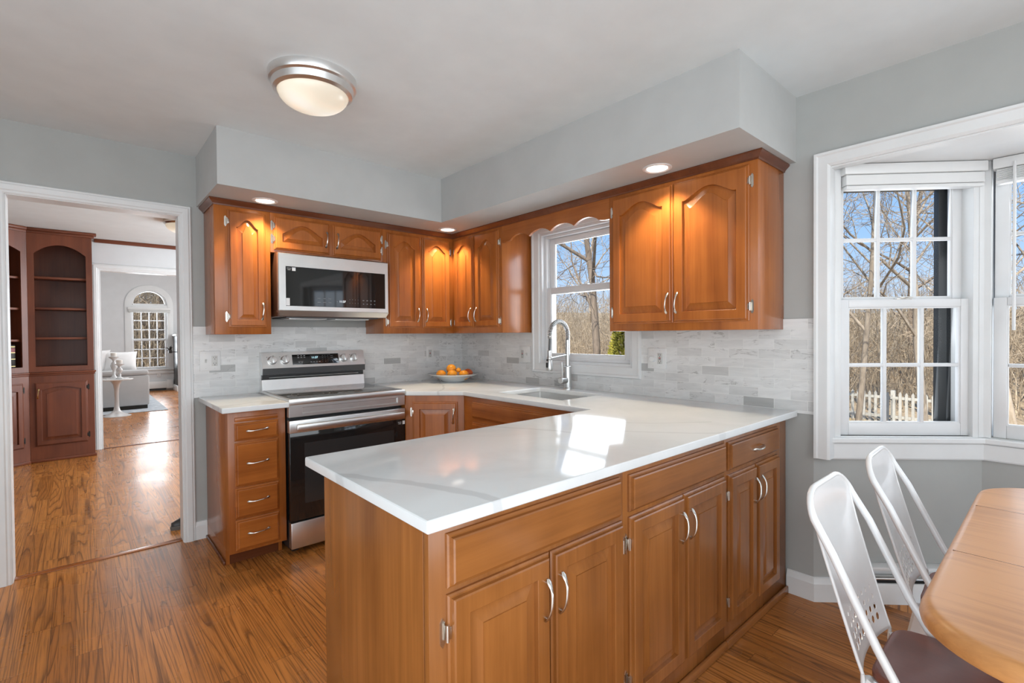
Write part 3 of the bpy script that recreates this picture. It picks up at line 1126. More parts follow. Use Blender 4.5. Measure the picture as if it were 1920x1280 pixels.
# crown moulding along the tops, valance over the sink window
cp = [((-2.033, 0, 0), (-1, 0, 0)), ((-2.033, -.31, 0), (-1, -1, 0)), ((-.31, -.31, 0), (-1, -1, 0)), ((-.31, -2.752, 0), (-1, -1, 0)), ((0, -2.752, 0), (0, -1, 0))]
cr = MB().sweep(cp, [(.0003, 2.092), (.005, 2.092), (.007, 2.100), (.012, 2.106), (.024, 2.117), (.027, 2.121), (.027, 2.1285), (.0003, 2.1285)])
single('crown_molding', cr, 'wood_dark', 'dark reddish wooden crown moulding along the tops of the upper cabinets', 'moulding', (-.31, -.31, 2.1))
pts = [(-.9425, ZS - .001), (-.9425, 1.970)]
cus = [.985, 1.030, 1.228, 1.432, 1.640, 1.838, 1.880]
pts += [(-.985, 1.970)]
for a, b in zip(cus[1:-1], cus[2:-1]):
    for k in range(11):
        q = k / 10
        pts.append((-(a + (b - a) * q), 1.977 + .034 * math.sin(PI * q) ** .75))
pts += [(-1.88, 1.970), (-1.9135, 1.970), (-1.9135, ZS - .001)]
FV = Matrix(((0, 0, 1, -.31), (1, 0, 0, 0), (0, 1, 0, 0), (0, 0, 0, 1)))
va = MB(FV).prism(pts, 0, .019)
single('window_valance', va, 'wood_y', 'scalloped wooden valance board bridging the cabinets above the sink window', 'valance', (-.30, -1.43, 2.0))


# ---------- base cabinets
def base(label, loc):
    return thing('base_cabinet', label, 'cabinet', loc)


FB1 = frame((0, -.628, 0), (1, 0, 0), ZUP)
t = base('narrow base cabinet with four drawers left of the range', (-1.89, -.3, 0))
mb = MB(FB1)
mb.box(-2.040, -1.7385, .088, CT - .0305, -.617, 0, .0015)
mb.box(-2.040, -2.020, 0, .09, -.617, -.095)
mb.box(-1.7585, -1.7385, 0, .09, -.617, -.095)
obj('body', mb, 'wood_z', t)
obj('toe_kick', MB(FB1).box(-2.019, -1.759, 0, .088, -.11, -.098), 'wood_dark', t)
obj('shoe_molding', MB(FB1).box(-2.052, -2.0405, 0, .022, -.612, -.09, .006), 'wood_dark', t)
obj('cutting_board', MB(FB1).box(-2.006, -1.780, .822, .846, -.3, .010, .004), 'wood_x', t)
for v0, v1 in ((.716, .814), (.462, .704), (.284, .452), (.104, .274)):
    d = obj('drawer', slab_mesh(FB1, -2.008, -1.780, v0, v1), 'wood_x', t, 22)
    pull(FB1, -1.894, (v0 + v1) / 2 + .006, .021, False, d, .118)

FD1 = frame((-.965, -.668, 0), (S2, -S2, 0), ZUP)  # diagonal corner
DL = .41
t = base('angled corner base cabinet with one panelled door right of the range', (-.5, -.5, 0))
mb = MB()
mb.prism([(-.966, -.012), (-.012, -.012), (-.012, -.957), (-.676, -.957), (-.966, -.667)], .09, CT - .0305)
obj('body', mb, 'wood_z', t, smooth=0)
obj('toe_kick', MB().prism([(-.966, -.10), (-.10, -.10), (-.10, -.957), (-.60, -.957), (-.966, -.591)], 0, .09), 'wood_dark', t, smooth=0)
d = door(FD1, .052, .366, .115, .842, t, 'wood_z', 0, 1, .745, (.77, .2), -1, stile=.052, top=.052)

FK = frame((-.672, 0, 0), (0, -1, 0), ZUP)         # sink base
t = base('sink base cabinet with long blank panel below the sink', (-.4, -1.5, 0))
mb = MB(FK)
mb.box(.958, 2.15, .088, CT - .0305, -.02, 0)
mb.box(.958, 2.15, .088, .11, -.655, -.02)
obj('body', mb, 'wood_y', t, smooth=0)
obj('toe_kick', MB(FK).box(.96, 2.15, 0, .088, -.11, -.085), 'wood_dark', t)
obj('false_front', slab_mesh(FK, 1.055, 1.945, .744, .852), 'wood_y', t, 22)
door(FK, 1.055, 1.497, .115, .715, t, 'wood_z', 0, 1, .60, (.2, .62), -1)
door(FK, 1.503, 1.945, .115, .715, t, 'wood_z', 0, -1, .60, (.2, .62), 1)

YP = -2.765
FP = frame((0, YP, 0), (1, 0, 0), ZUP)
PB = -2.165


def pen_body(t, x0, x1, end=False, shoe=True):
    mb = MB()
    mb.box(x0, x1, YP, YP + .019, 0, CT - .0305, .0008)
    mb.box(x0 + (.0 if not end else .004), x1, YP + .0195, PB, 0.0, CT - .0305)
    obj('body', mb, 'pen_z', t)
    obj('shoe_molding', MB().box(x0 + .001, x1 - .001, YP - .016, YP, 0, .038, .008), 'pen_x', t)


def pen_drawer(t, u0, u1, v0, v1, hu=None):
    d = obj('drawer', slab_mesh(FP, u0, u1, v0, v1), 'pen_x', t, 22)
    if hu:
        pull(FP, hu, (v0 + v1) / 2, .021, False, d, .105)
    return d


t = base('peninsula base cabinet nearest the counter corner, blank drawer front over two doors', (-1.73, -2.46, 0))
pen_body(t, -2.080, -1.3705, True)
obj('end_panel', MB().box(-2.0815, -2.0765, YP + .021, PB + .003, 0, CT - .0305, .001), 'pen_z', t)
pen_drawer(t, -2.036, -1.394, .729, .852)
door(FP, -2.036, -1.711, .106, .714, t, 'pen_z', 0, 1, .600, (.63, .19), -1, stile=.054, top=.054)
door(FP, -1.706, -1.384, .106, .714, t, 'pen_z', 0, -1, .600, (.63, .19), 1, stile=.054, top=.054)
t = base('middle peninsula base cabinet, blank drawer front over two doors', (-1.02, -2.46, 0))
pen_body(t, -1.370, -.6785)
pen_drawer(t, -1.346, -.692, .731, .849)
door(FP, -1.346, -1.019, .106, .714, t, 'pen_z', 0, 1, .605, (.63, .19), -1, stile=.054, top=.054)
door(FP, -1.014, -.692, .106, .714, t, 'pen_z', 0, -1, .605, (.63, .19), 1, stile=.054, top=.054)
t = base('peninsula base cabinet against the wall, small drawer with handle over two doors', (-.36, -2.46, 0))
pen_body(t, -.678, -.016)
pen_drawer(t, -.660, -.145, .731, .849, -.40)
door(FP, -.658, -.398, .106, .712, t, 'pen_z', 0, 1, .605, (.63, .19), -1, stile=.05, top=.052)
door(FP, -.390, -.135, .106, .712, t, 'pen_z', 0, -1, .605, (.63, .19), 1, stile=.05, top=.052)

# ---------- countertops


def slab_bevel(faces_xy, z0, z1, c=.006):
    bm = bmesh.new()
    vs = {}

    def V(p):
        k = (round(p[0], 4), round(p[1], 4))
        if k not in vs:
            vs[k] = bm.verts.new((p[0], p[1], z1))
        return vs[k]
    fs = [bm.faces.new([V(p) for p in f]) for f in faces_xy]
    bmesh.ops.recalc_face_normals(bm, faces=fs)
    g = bmesh.ops.extrude_face_region(bm, geom=fs)
    for v in [x for x in g['geom'] if isinstance(x, bmesh.types.BMVert)]:
        v.co.z = z0
    bmesh.ops.recalc_face_normals(bm, faces=bm.faces[:])
    ed = [e_ for e_ in bm.edges if len(e_.link_faces) == 2 and e_.calc_face_angle(0) > .3]
    bmesh.ops.bevel(bm, geom=ed, offset=c, segments=3, affect='EDGES', profile=0.6)
    mb = MB()
    mb.bm(bm)
    return mb


CX, CYB, CYF = -2.114, -2.087, -2.8174
SX0, SX1, SY0, SY1 = -.548, -.160, -1.178, -1.748
main = [[(-.968, -.0105), (-.0105, -.0105), (-.0105, SY0), (SX1, SY0), (SX0, SY0), (-.692, SY0), (-.690, -.968), (-.968, -.690)],
        [(-.692, SY0), (SX0, SY0), (SX0, SY1), (-.692, SY1)],
        [(SX1, SY0), (-.0105, SY0), (-.0105, SY1), (SX1, SY1)],
        [(-.692, SY1), (SX0, SY1), (SX1, SY1), (-.0105, SY1), (-.0105, CYF), (CX, CYF), (CX, CYB), (-.692, CYB)]]
ct = single('countertop', slab_bevel(main, CT - .03, CT), 'quartz', 'white veined quartz countertop around the sink and over the peninsula', 'countertop', None, None, 30)
ct2 = single('countertop', slab_bevel([[(-2.080, -.0105), (-1.7355, -.0105), (-1.7355, -.70), (-2.080, -.70)]], CT - .03, CT), 'quartz',
             'small white quartz countertop piece left of the range', 'countertop', None, None, 30)

# ---------- sink and faucet
t = thing('kitchen_sink', 'stainless undermount sink below the window', 'sink', ((SX0 + SX1) / 2, (SY0 + SY1) / 2, .70))


def rrect(x0, x1, y0, y1, r, z, k=5):
    p = []
    for cx, cy, a0 in ((x1 - r, y1 - r, 0), (x0 + r, y1 - r, 90), (x0 + r, y0 + r, 180), (x1 - r, y0 + r, 270)):
        for i in range(k + 1):
            a = math.radians(a0 + 90 * i / k)
            p.append((cx + r * math.cos(a), cy + r * math.sin(a), z))
    return p


sx0, sx1, sy0, sy1 = SX0 - .004, SX1 + .004, SY1 - .004, SY0 + .004
zt = CT - .0305
mb = MB().loops([rrect(sx0 - .02, sx1 + .02, sy0 - .02, sy1 + .02, .03, zt - .004), rrect(sx0 - .02, sx1 + .02, sy0 - .02, sy1 + .02, .03, zt),
                 rrect(sx0, sx1, sy0, sy1, .012, zt), rrect(sx0 + .003, sx1 - .003, sy0 + .003, sy1 - .003, .012, zt - .18),
                 rrect(sx0 + .02, sx1 - .02, sy0 + .02, sy1 - .02, .012, zt - .20), rrect(sx0 + .16, sx1 - .16, sy0 + .25, sy1 - .25, .02, zt - .205)], True, False, True)
obj('basin', mb, 'steel', t, 30)
obj('drain', MB().lathe([(.045, .0), (.045, .004), (.03, .004), (.028, .001)], 24, ((SX0 + SX1) / 2, (SY0 + SY1) / 2, zt - .205)), 'chrome', t)

fx, fy = -.078, -1.372
t = thing('faucet', 'tall brushed pull-down spring faucet behind the sink', 'faucet', (fx, fy, CT))
obj('body', MB().lathe([(.031, 0), (.031, .006), (.026, .010), (.026, .155), (.0255, .158), (.016, .162)], 28, (fx, fy, CT)), 'chrome', t)
rz = 1.295
arc_r = .088
riser = [(fx, fy, CT + .158), (fx, fy, rz)]
obj('riser', MB().tube([(fx, fy, CT + .155), (fx, fy, CT + .345)], [.0155, .0155], 16), 'chrome', t, 40)
cen = fx - arc_r
path = [(fx, fy, CT + .34), (fx, fy, rz)]
for k in range(1, 25):
    a = PI * k / 24
    path.append((cen + arc_r * math.cos(a), fy, rz + arc_r * math.sin(a) * 1.02))
xe = fx - 2 * arc_r
path += [(xe, fy, rz - .02), (xe - .006, fy, rz - .12)]
obj('hose', MB().tube(path, .0085, 10), 'steel_dark', t, 60)
# coil spring round the arc
co = []
tot = 0
L = [0]
for a, b in zip(path, path[1:]):
    tot += (Vector(b) - Vector(a)).length
    L.append(tot)
end = L[-2]
turns = 33
for k in range(turns * 10):
    q = k / (turns * 10 - 1) * end
    i = max(j for j in range(len(L)) if L[j] <= q + 1e-9)
    i = min(i, len(path) - 2)
    f_ = (q - L[i]) / (L[i + 1] - L[i])
    p = Vector(path[i]).lerp(Vector(path[i + 1]), f_)
    tg = (Vector(path[i + 1]) - Vector(path[i])).normalized()
    sd = Vector((0, 1, 0))
    up = tg.cross(sd)
    ph = 2 * PI * turns * (q / end) if q > 0 else 0
    dens = ph
    co.append(p + sd * (math.cos(dens) * .0145) + up * (math.sin(dens) * .0145))
obj('spring', MB().tube(co, .0028, 6), 'chrome', t, 60)
wand = thing
obj('hose_collar', MB().lathe([(.010, .0), (.0135, -.004), (.0135, -.022), (.011, -.026)], 20, (xe, fy, rz - .0)), 'chrome', t, 40)
mb = MB().lathe([(.009, -.105), (.0135, -.108), (.0135, -.150), (.0165, -.158), (.021, -.215), (.024, -.240), (.022, -.244)], 24, (xe - .007, fy, rz))
hd_ = obj('spray_head', mb, 'chrome', t, 40)
obj('spray_button', MB().box(xe - .0075 - .026, xe - .0075 - .014, fy - .006, fy + .006, rz - .178, rz - .164, .004).box(xe - .0075 - .030, xe - .0075 - .016, fy - .0065, fy + .0065, rz - .222, rz - .188, .004), 'black', hd_)
obj('holder_arm', MB().tube([(fx, fy, 1.155), (xe + .004, fy, 1.135)], .0055, 10).lathe([(.017, 0), (.019, .004), (.019, .020), (.017, .024)], 20, (xe - .006, fy, 1.122)), 'chrome', t, 40)
FH = frame((fx, fy, CT), (0, -1, 0), ZUP)
dl = Vector((-1, .0, 0)).normalized()
p0 = Vector((fx, fy, CT + .062))
lv = obj('lever', MB().tube([p0 + dl * .02, p0 + dl * .075, p0 + dl * .078], [.0225, .0225, .019], 20).tube([p0 + dl * .055 + Vector((0, 0, .015)), p0 + dl * .057 + Vector((0, 0, .045)), p0 + dl * .06 + Vector((0, 0, .128))], [.004, .0062, .0068], 12), 'chrome', t, 40)

# ================================================================== RANGE
RX0, RX1 = -1.7325, -.9735
RC = (RX0 + RX1) / 2
t = thing('range', 'stainless electric range with black oven door and rear control panel', 'stove', (RC, -.35, 0))
obj('body', MB().box(RX0 + .004, RX1 - .004, -.625, -.014, .035, .905).box(RX0 + .03, RX0 + .07, -.60, -.56, 0, .036).box(RX1 - .07, RX1 - .03, -.60, -.56, 0, .036), 'black', t, smooth=0)
obj('cooktop_frame', MB().box(RX0, RX1, -.685, -.06, .892, .928, .005), 'steel', t)
ck = obj('cooktop', MB().box(RX0 + .016, RX1 - .016, -.672, -.085, .9275, .9305, .001), 'cooktop', t)
rg = MB()
for cx, cy, r in ((-.19, -.50, .115), (.19, -.50, .115), (-.19, -.22, .08), (.19, -.22, .09), (0, -.20, .06)):
    for rr_ in (r, r * .68):
        seg = 40
        pts, f = [], []
        for k in range(seg):
            a = 2 * PI * k / seg
            for q in (rr_, rr_ - .0018):
                pts.append((RC + cx + q * math.cos(a), cy + q * math.sin(a), .9309))
        for k in range(seg):
            a, b = 2 * k, 2 * ((k + 1) % seg)
            f.append((a, b, b + 1, a + 1))
        rg.add(pts, f)
obj('burner_rings', rg, 'mark', ck, smooth=0)
FRG = frame((RC, -.66, 0), (1, 0, 0), ZUP)
hw = (RX1 - RX0) / 2
fp = MB(FRG)
rings = []
for (a, b, c_, d_, n) in ((-hw, hw, .820, .891, -.02), (-hw, hw, .820, .891, .018), (-hw + .004, hw - .004, .824, .888, .022),
                          (-hw + .075, hw - .055, .838, .876, .022), (-hw + .080, hw - .060, .843, .872, .010)):
    rings.append([(a, c_, n), (b, c_, n), (b, d_, n), (a, d_, n)])
fp.loops(rings, True, True, True)
obj('front_panel', fp, 'steel', t)
od = obj('oven_door', MB(FRG).box(-hw + .002, hw - .002, .205, .728, -.03, .020, .003), 'black_glass', t)
obj('door_band', MB(FRG).box(-hw + .001, hw - .001, .726, .800, -.03, .022, .003), 'steel', od)
obj('handle', MB(FRG).box(-hw + .030, hw - .022, .742, .781, .042, .066, .009).box(-hw + .050, -hw + .085, .748, .775, .02, .045, .004).box(hw - .085, hw - .050, .748, .775, .02, .045, .004), 'steel', od)
obj('oven_window', MB(FRG).box(-hw + .085, hw - .085, .30, .66, .0195, .0206), 'oven_glass', od, smooth=0)
stk = MB(FRG).box(hw - .021, hw - .003, .690, .714, .0195, .0206)
obj('sticker', stk, 'mark_w', od, smooth=0)
lt = text_mb(FRG @ Matrix.Translation((hw - .042, .7065, .0206)), 'steam', .011)
l2 = text_mb(FRG @ Matrix.Translation((hw - .042, .696, .0206)), 'clean', .011)
k0 = len(lt.v)
lt.v += l2.v
lt.f += [tuple(i + k0 for i in f) for f in l2.f]
obj('sticker_text', lt, 'mark_w', od, smooth=0)
obj('drawer', MB(FRG).box(-hw + .004, hw - .004, .040, .195, -.03, .020, .005), 'steel', t)
# backguard, seen from the left side: lower panel, black vent gap, tilted control face
FBG = Matrix(((0, 0, 1, RX0 + .014), (1, 0, 0, 0), (0, 1, 0, 0), (0, 0, 0, 1)))   # local (y, z, x)
bw = RX1 - RX0 - .028
obj('backguard', MB(FBG).prism([(-.012, .90), (-.075, .918), (-.062, 1.000), (-.030, 1.008), (-.030, 1.034), (-.080, 1.034), (-.088, 1.078), (-.056, 1.186), (-.012, 1.188)], 0, bw), 'steel', t, 20)
obj('vent_gap', MB(FBG).prism([(-.014, 1.003), (-.060, 1.003), (-.060, 1.032), (-.014, 1.032)], .004, bw - .004), 'black', t, smooth=0)
obj('vent_bar', MB().tube([(RX0 + .06, -.064, 1.013), (RX1 - .06, -.064, 1.013)], .0035, 8), 'steel', t)
tilt = Vector((0, .032, .108)).normalized()
FCP = frame((RC - .002, -.072, 1.132), (1, 0, 0), tilt)     # centre of the control face
obj('under_lip', MB(FBG).prism([(-.081, 1.035), (-.0885, 1.035), (-.0890, 1.077), (-.0885, 1.0785)], .001, bw - .001), 'steel_dark', t, smooth=0)
pn = obj('control_panel', MB(FCP).box(-.166, .166, -.037, .037, -.003, .0016, .001), 'black_glass', t)
obj('display', MB(FCP).box(-.042, .022, -.006, .028, .0014, .0020), 'black', pn, smooth=0)
obj('clock_digits', text_mb(FCP @ Matrix.Translation((-.010, .011, .0021)), '11:37', .021), 'display', pn, smooth=0)
mk = MB(FCP)
for i in range(3):
    for j in range(2):
        mk.box(-.130 + i * .021, -.118 + i * .021, .012 + j * .013, .0165 + j * .013, .0014, .0020)
mk.box(-.128, -.092, -.014, -.0125, .0014, .0020).box(-.126, -.114, -.024, -.0195, .0014, .002).box(-.108, -.096, -.024, -.0195, .0014, .002)
for i in range(4):
    mk.box(-.043 + i * .020, -.031 + i * .020, -.023, -.0185, .0014, .0020)
for i in range(3):
    for j in range(4):
        mk.box(.046 + i * .0195, .0485 + i * .0195, -.021 + j * .0145, -.018 + j * .0145, .0014, .0020)
mk.box(.106, .124, .020, .0215, .0014, .002).box(.106, .124, .006, .0075, .0014, .002).box(.118, .123, -.021, -.017, .0014, .002)
obj('key_marks', mk, 'mark', pn, smooth=0)
for ku in (-.298, -.215, .204, .286):
    kb = obj('knob', MB(FCP @ Matrix.Translation((ku, 0, 0))).lathe([(.030, 0), (.030, .003), (.0265, .006), (.0255, .024), (.0235, .027)], 28), 'steel', t, 30)
    obj('grip', MB(FCP @ Matrix.Translation((ku, 0, 0)) @ Matrix.Rotation(.05, 4, 'Z')).box(-.0055, .0055, -.025, .025, .026, .036, .003), 'steel', kb)
    obj('indicator', MB(FCP).box(ku - .034, ku - .030, .022, .026, .0, .0008), 'black', kb)

# ================================================================== MICROWAVE
MX0, MX1 = -1.700, -.9435
FM = frame(((MX0 + MX1) / 2, -.40, 0), (1, 0, 0), ZUP)
mw = (MX1 - MX0) / 2
t = thing('microwave', 'stainless over-the-range microwave with dark glass door', 'microwave', ((MX0 + MX1) / 2, -.2, 1.42))
obj('body', MB(FM).box(-mw + .004, mw - .004, 1.425, 1.836, -.388, -.03, .002), 'case_brown', t)
dm = MB(FM)
GU0, GU1, GV0, GV1 = -mw + .044, mw - .026, 1.492, 1.745
rings = []
for (a, b, c_, d_, n) in ((-mw, mw, 1.462, 1.828, -.03), (-mw, mw, 1.462, 1.828, -.004), (-mw + .004, mw - .004, 1.466, 1.824, 0), (GU0, GU1, GV0, GV1, 0), (GU0 + .001, GU1 - .001, GV0 + .001, GV1 - .001, -.006)):
    rings.append([(a, c_, n), (b, c_, n), (b, d_, n), (a, d_, n)])
dm.loops(rings, True, True, False)
md = obj('door', dm, 'steel', t)
obj('door_glass', MB(FM).box(GU0 + .0005, GU1 - .0005, GV0 + .0005, GV1 - .0005, -.012, -.003), 'black_glass', md, smooth=0)
obj('bottom_lip', MB(FM).add([(-mw, 1.462, 0), (mw, 1.462, 0), (mw, 1.462, -.05), (-mw, 1.462, -.05), (-mw + .012, 1.428, -.022), (mw - .012, 1.428, -.022), (mw - .012, 1.428, -.05), (-mw + .012, 1.428, -.05)],
                             [(0, 1, 2, 3), (4, 7, 6, 5), (0, 4, 5, 1), (1, 5, 6, 2), (2, 6, 7, 3), (3, 7, 4, 0)]), 'steel', t, smooth=0)
un = MB(FM)
un.box(-mw + .06, mw - .06, 1.418, 1.426, -.36, -.05)
obj('underside_vent', un, 'steel_dark', t, smooth=0)
obj('grease_filter', MB(FM).box(-.28, -.03, 1.412, 1.419, -.30, -.12, .002).box(.03, .28, 1.412, 1.419, -.30, -.12, .002), 'steel', t)
obj('clock_digits', text_mb(FM @ Matrix.Translation((.035, 1.532, -.0028)), '11:37', .020), 'display_w', md, smooth=0)
mk = MB(FM)
for i in range(3):
    mk.box(-.135 + i * .036, -.116 + i * .036, 1.547, 1.5488, -.0031, -.0026).box(-.135 + i * .036, -.113 + i * .036, 1.522, 1.524, -.0031, -.0026)
for i in range(4):
    for j in range(2):
        mk.box(.085 + i * .020, .088 + i * .020, 1.523 + j * .024, 1.526 + j * .024, -.0031, -.0026)
for i in range(4):
    mk.box(.180 + i * .028, .192 + i * .028, 1.544, 1.548, -.0031, -.0026).box(.182 + i * .028, .190 + i * .028, 1.519, 1.523, -.0031, -.0026)
mk.box(-.005, .002, 1.529, 1.531, -.0031, -.0026)
obj('key_marks', mk, 'mark', md, smooth=0)
a = MB(FM).box(GU0 + .040, GU0 + .062, GV1 - .027, GV1 - .005, -.0031, -.0024)
obj('sticker', a, 'mark_w', md, smooth=0)
lt = text_mb(FM @ Matrix.Translation((GU0 + .022, GV1 - .011, -.0027)), 'sensor', .010)
l2 = text_mb(FM @ Matrix.Translation((GU0 + .022, GV1 - .021, -.0027)), 'cook', .010)
k0 = len(lt.v)
lt.v += l2.v
lt.f += [tuple(i + k0 for i in f) for f in l2.f]
obj('sticker_text', lt, 'mark_w', md, smooth=0)
obj('paper_tag', MB(FM).box(GU0 + .001, GU0 + .024, GV0 + .003, GV0 + .050, -.0031, -.0020), 'mark_w', md, smooth=0)
obj('corner_mark', text_mb(FM @ Matrix.Translation((GU1 - .015, GV0 - .012, .0002)), '– –', .010), 'mark', md, smooth=0)

# ================================================================== OUTLETS
FT = frame((0, -.010, 0), (1, 0, 0), ZUP)
FTR = frame((-.010, 0, 0), (0, -1, 0), ZUP)


def plate(F, u0, u1, v0, v1, items, label, name='outlet_plate', cat='outlet'):
    t = thing(name, label, cat, F @ Vector(((u0 + u1) / 2, (v0 + v1) / 2, 0)))
    obj('plate', MB(F).box(u0, u1, v0, v1, 0, .006, .002), 'white', t)
    vc = (v0 + v1) / 2
    for kind, u in items:
        if kind in ('outlet', 'gfci'):
            r = obj('receptacle', MB(F).box(u - .0165, u + .0165, vc - .033, vc + .033, .0045, .0085, .001), 'plate_gray', t)
            for s_ in (-1, 1):
                for q0, q1, q2, q3 in ((-.0075, -.0055, -.001, .008), (.0055, .0075, -.001, .008), (-.0025, .0025, -.0095, -.005)):
                    obj('slot', MB(F).box(u + q0, u + q1, vc + s_ * .019 + q2, vc + s_ * .019 + q3, .008, .0088), 'black', r, smooth=0)
            if kind == 'gfci':
                obj('reset_button', MB(F).box(u - .007, u + .007, vc + .0015, vc + .006, .008, .0095), 'red', r)
                obj('test_button', MB(F).box(u - .007, u + .007, vc - .006, vc - .0015, .008, .0095), 'black', r)
        elif kind == 'switch':
            obj('toggle', MB(F).box(u - .0055, u + .0055, vc - .012, vc + .012, .0045, .0068).box(u - .004, u + .004, vc - .001, vc + .010, .006, .020, .002), 'plate_gray', t)
        elif kind == 'dimmer':
            obj('dimmer_knob', MB(F @ Matrix.Translation((u, vc - .003, 0))).lathe([(.019, .006), (.018, .020), (.016, .023)], 24), 'white', t, 40)
    for kind, u in items:
        for s_ in (-1, 1):
            obj('screw', MB(F).tube([(u, vc + s_ * .048, .0055), (u, vc + s_ * .048, .0068)], .0022, 8), 'plate_gray', t)
    return t


plate(FT, -2.069, -1.953, 1.078, 1.206, [('switch', -2.036), ('outlet', -1.986)], 'wide wall plate with toggle switch and outlet left of the range')
plate(FT, -.391, -.319, 1.076, 1.203, [('gfci', -.355)], 'single outlet plate on the tile behind the fruit bowl')
plate(FTR, .800, .926, 1.082, 1.206, [('gfci', .838), ('switch', .889)], 'outlet and switch plate on the tile left of the sink window')
plate(FTR, 1.977, 2.102, 1.084, 1.208, [('dimmer', 2.014), ('gfci', 2.062)], 'wall plate with round dimmer knob and outlet right of the sink window')

# ================================================================== FRUIT BOWL
bx, by = -.315, -.315
t = thing('fruit_bowl', 'white shallow bowl with dark patterned inside holding oranges', 'bowl', (bx, by, CT))
obj('outside', MB().lathe([(.0, .001), (.088, 0), (.098, .006), (.140, .034), (.175, .050), (.212, .062), (.214, .065)], 48, (bx, by, CT)), 'ceramic', t, 50)
mb = MB().lathe([(.214, .0651), (.211, .0656), (.170, .052), (.138, .038), (.115, .020), (.09, .012), (.0, .011)], 48, (bx, by, CT))
obj('inside', mb, 'bowl_in', t, 50)
dirr = Vector((1, -1, 0)).normalized()      # across the view
dep = Vector((.7, .7, 0))


def orange(u, d, z, r, label, mat='orange', sz=.95, name='orange', cat='orange'):
    p = Vector((bx, by, 0)) + dirr * u + dep * d
    prof = [(r * math.sin(PI * k / 16), -r * sz * math.cos(PI * k / 16)) for k in range(17)]
    prof[-1] = (0.003, r * sz * .985)
    z += .004
    c = Vector((p.x, p.y, CT + z))
    tt = thing(name, label, cat, (p.x, p.y, CT + z - r * sz), 'fruit in the bowl')
    obj('peel', MB().lathe(prof, 28, c), mat, tt, 80)
    obj('stem_scar', MB().lathe([(.004, 0), (.003, .0015), (.001, .002)], 8, c + Vector((0, 0, r * sz * .98))), 'grass', tt)


orange(-.098, -.035, .052, .0425, 'orange at the left end of the fruit bowl')
orange(-.002, -.055, .053, .0435, 'orange in the front middle of the fruit bowl')
orange(.092, -.045, .050, .0425, 'orange at the front right of the fruit bowl')
orange(-.022, .012, .098, .0410, 'topmost orange in the fruit bowl')
orange(.046, -.028, .091, .0200, 'small mandarin between the larger fruits in the bowl', name='mandarin', cat='mandarin')
orange(.112, .042, .056, .0440, 'reddish fruit at the back right of the bowl', 'apple', .92, 'apple', 'fruit')

# ================================================================== CEILING LIGHTS
t = thing('ceiling_light', 'flush ceiling lamp with brushed nickel rim and frosted glass dome', 'ceiling lamp', (-1.845, -1.455, ZC))
L0 = (-1.845, -1.455, ZC)
obj('rim', MB().lathe([(.186, 0), (.186, -.026), (.182, -.034), (.172, -.040), (.166, -.066), (.150, -.074), (.144, -.070)], 56, L0), 'steel', t, 30)
prof = [(.147 * math.cos(PI / 2 * k / 12), -.070 - .072 * math.sin(PI / 2 * k / 12)) for k in range(13)]
dome = MB().lathe(prof, 48, L0)
dm_ = obj('glass_dome', dome, 'dome', t, 60)

for (x, y), lab in (((-1.780, -.434), 'recessed ceiling downlight above the tall cabinet left of the microwave'), ((-.458, -.458), 'recessed ceiling downlight above the corner cabinets'),
                    ((-.454, -2.321), 'recessed ceiling downlight above the large cabinet right of the window')):
    t = thing('downlight', lab, 'downlight', (x, y, ZS))
    obj('trim_ring', MB().lathe([(.072, -.0005), (.072, -.004), (.060, -.007), (.052, -.003), (.052, -.0005)], 36, (x, y, ZS)), 'white', t, 30)
    obj('lens', MB().lathe([(.0515, -.001), (.0515, -.003), (.0, -.0035)], 32, (x, y, ZS)), 'led', t, 30)
    light('downlight_beam', 'SPOT', (x, y, ZS - .012), 34, (1.0, .82, .58), aim=(0, 0, -1), size=.05, parent=t, spot_size=1.95, spot_blend=.45)

# ================================================================== DINING TABLE
TZ = .75
t = thing('dining_table', 'oak dining table with rounded corners and leaf seams', 'table', (-.83, -4.0, 0))


def table_outline(off=0.0):
    hx, hy, r = .672 + off, .508 + off, .17
    p = []
    for cx, cy, a0 in ((hx - r, hy - r, 0), (-hx + r, hy - r, 90), (-hx + r, -hy + r, 180), (hx - r, -hy + r, 270)):
        for k in range(13):
            a = math.radians(a0 + 90 * k / 12)
            x, y = cx + r * math.cos(a), cy + r * math.sin(a)
            p.append((x, y))
    out = []
    for x, y in p:
        # gently bowed sides
        out.append((-.832 + x + (.02 * (1 - (y / hy) ** 2)) * (1 if x > 0 else -1) * (abs(x) / hx) ** 4, -4.0 + y + .012 * (1 - (x / hx) ** 2) * (1 if y > 0 else -1) * (abs(y) / hy) ** 4))
    return out


def lp(off, z):
    return [(x, y, z) for x, y in table_outline(off)]


top = MB().loops([lp(-.05, TZ - .042), lp(-.010, TZ - .042), lp(-.002, TZ - .036), lp(0, TZ - .026), lp(-.002, TZ - .014), lp(-.008, TZ - .005), lp(-.016, TZ - .001), lp(-.022, TZ)], True, True, True)
tp = obj('tabletop', top, 'table', t, 40)
for x in (-1.015, -.543):
    yy = .496
    obj('leaf_seam', MB().box(x - .0008, x + .0008, -4.0 - yy, -4.0 + yy + .002, TZ - .001, TZ + .0004), 'wood_dark', tp, smooth=0)
obj('apron', MB().box(-1.30, -.36, -4.32, -3.68, TZ - .11, TZ - .042), 'table', t, smooth=0)
for sx in (-1, 1):
    for sy in (-1, 1):
        obj('leg', MB().lathe([(.022, 0), (.024, .05), (.032, .30), (.026, .40), (.034, .52), (.036, TZ - .042)], 20, (-.83 + sx * .42, -4.0 + sy * .27, 0)), 'table', t, 40)

# ================================================================== METAL CHAIRS


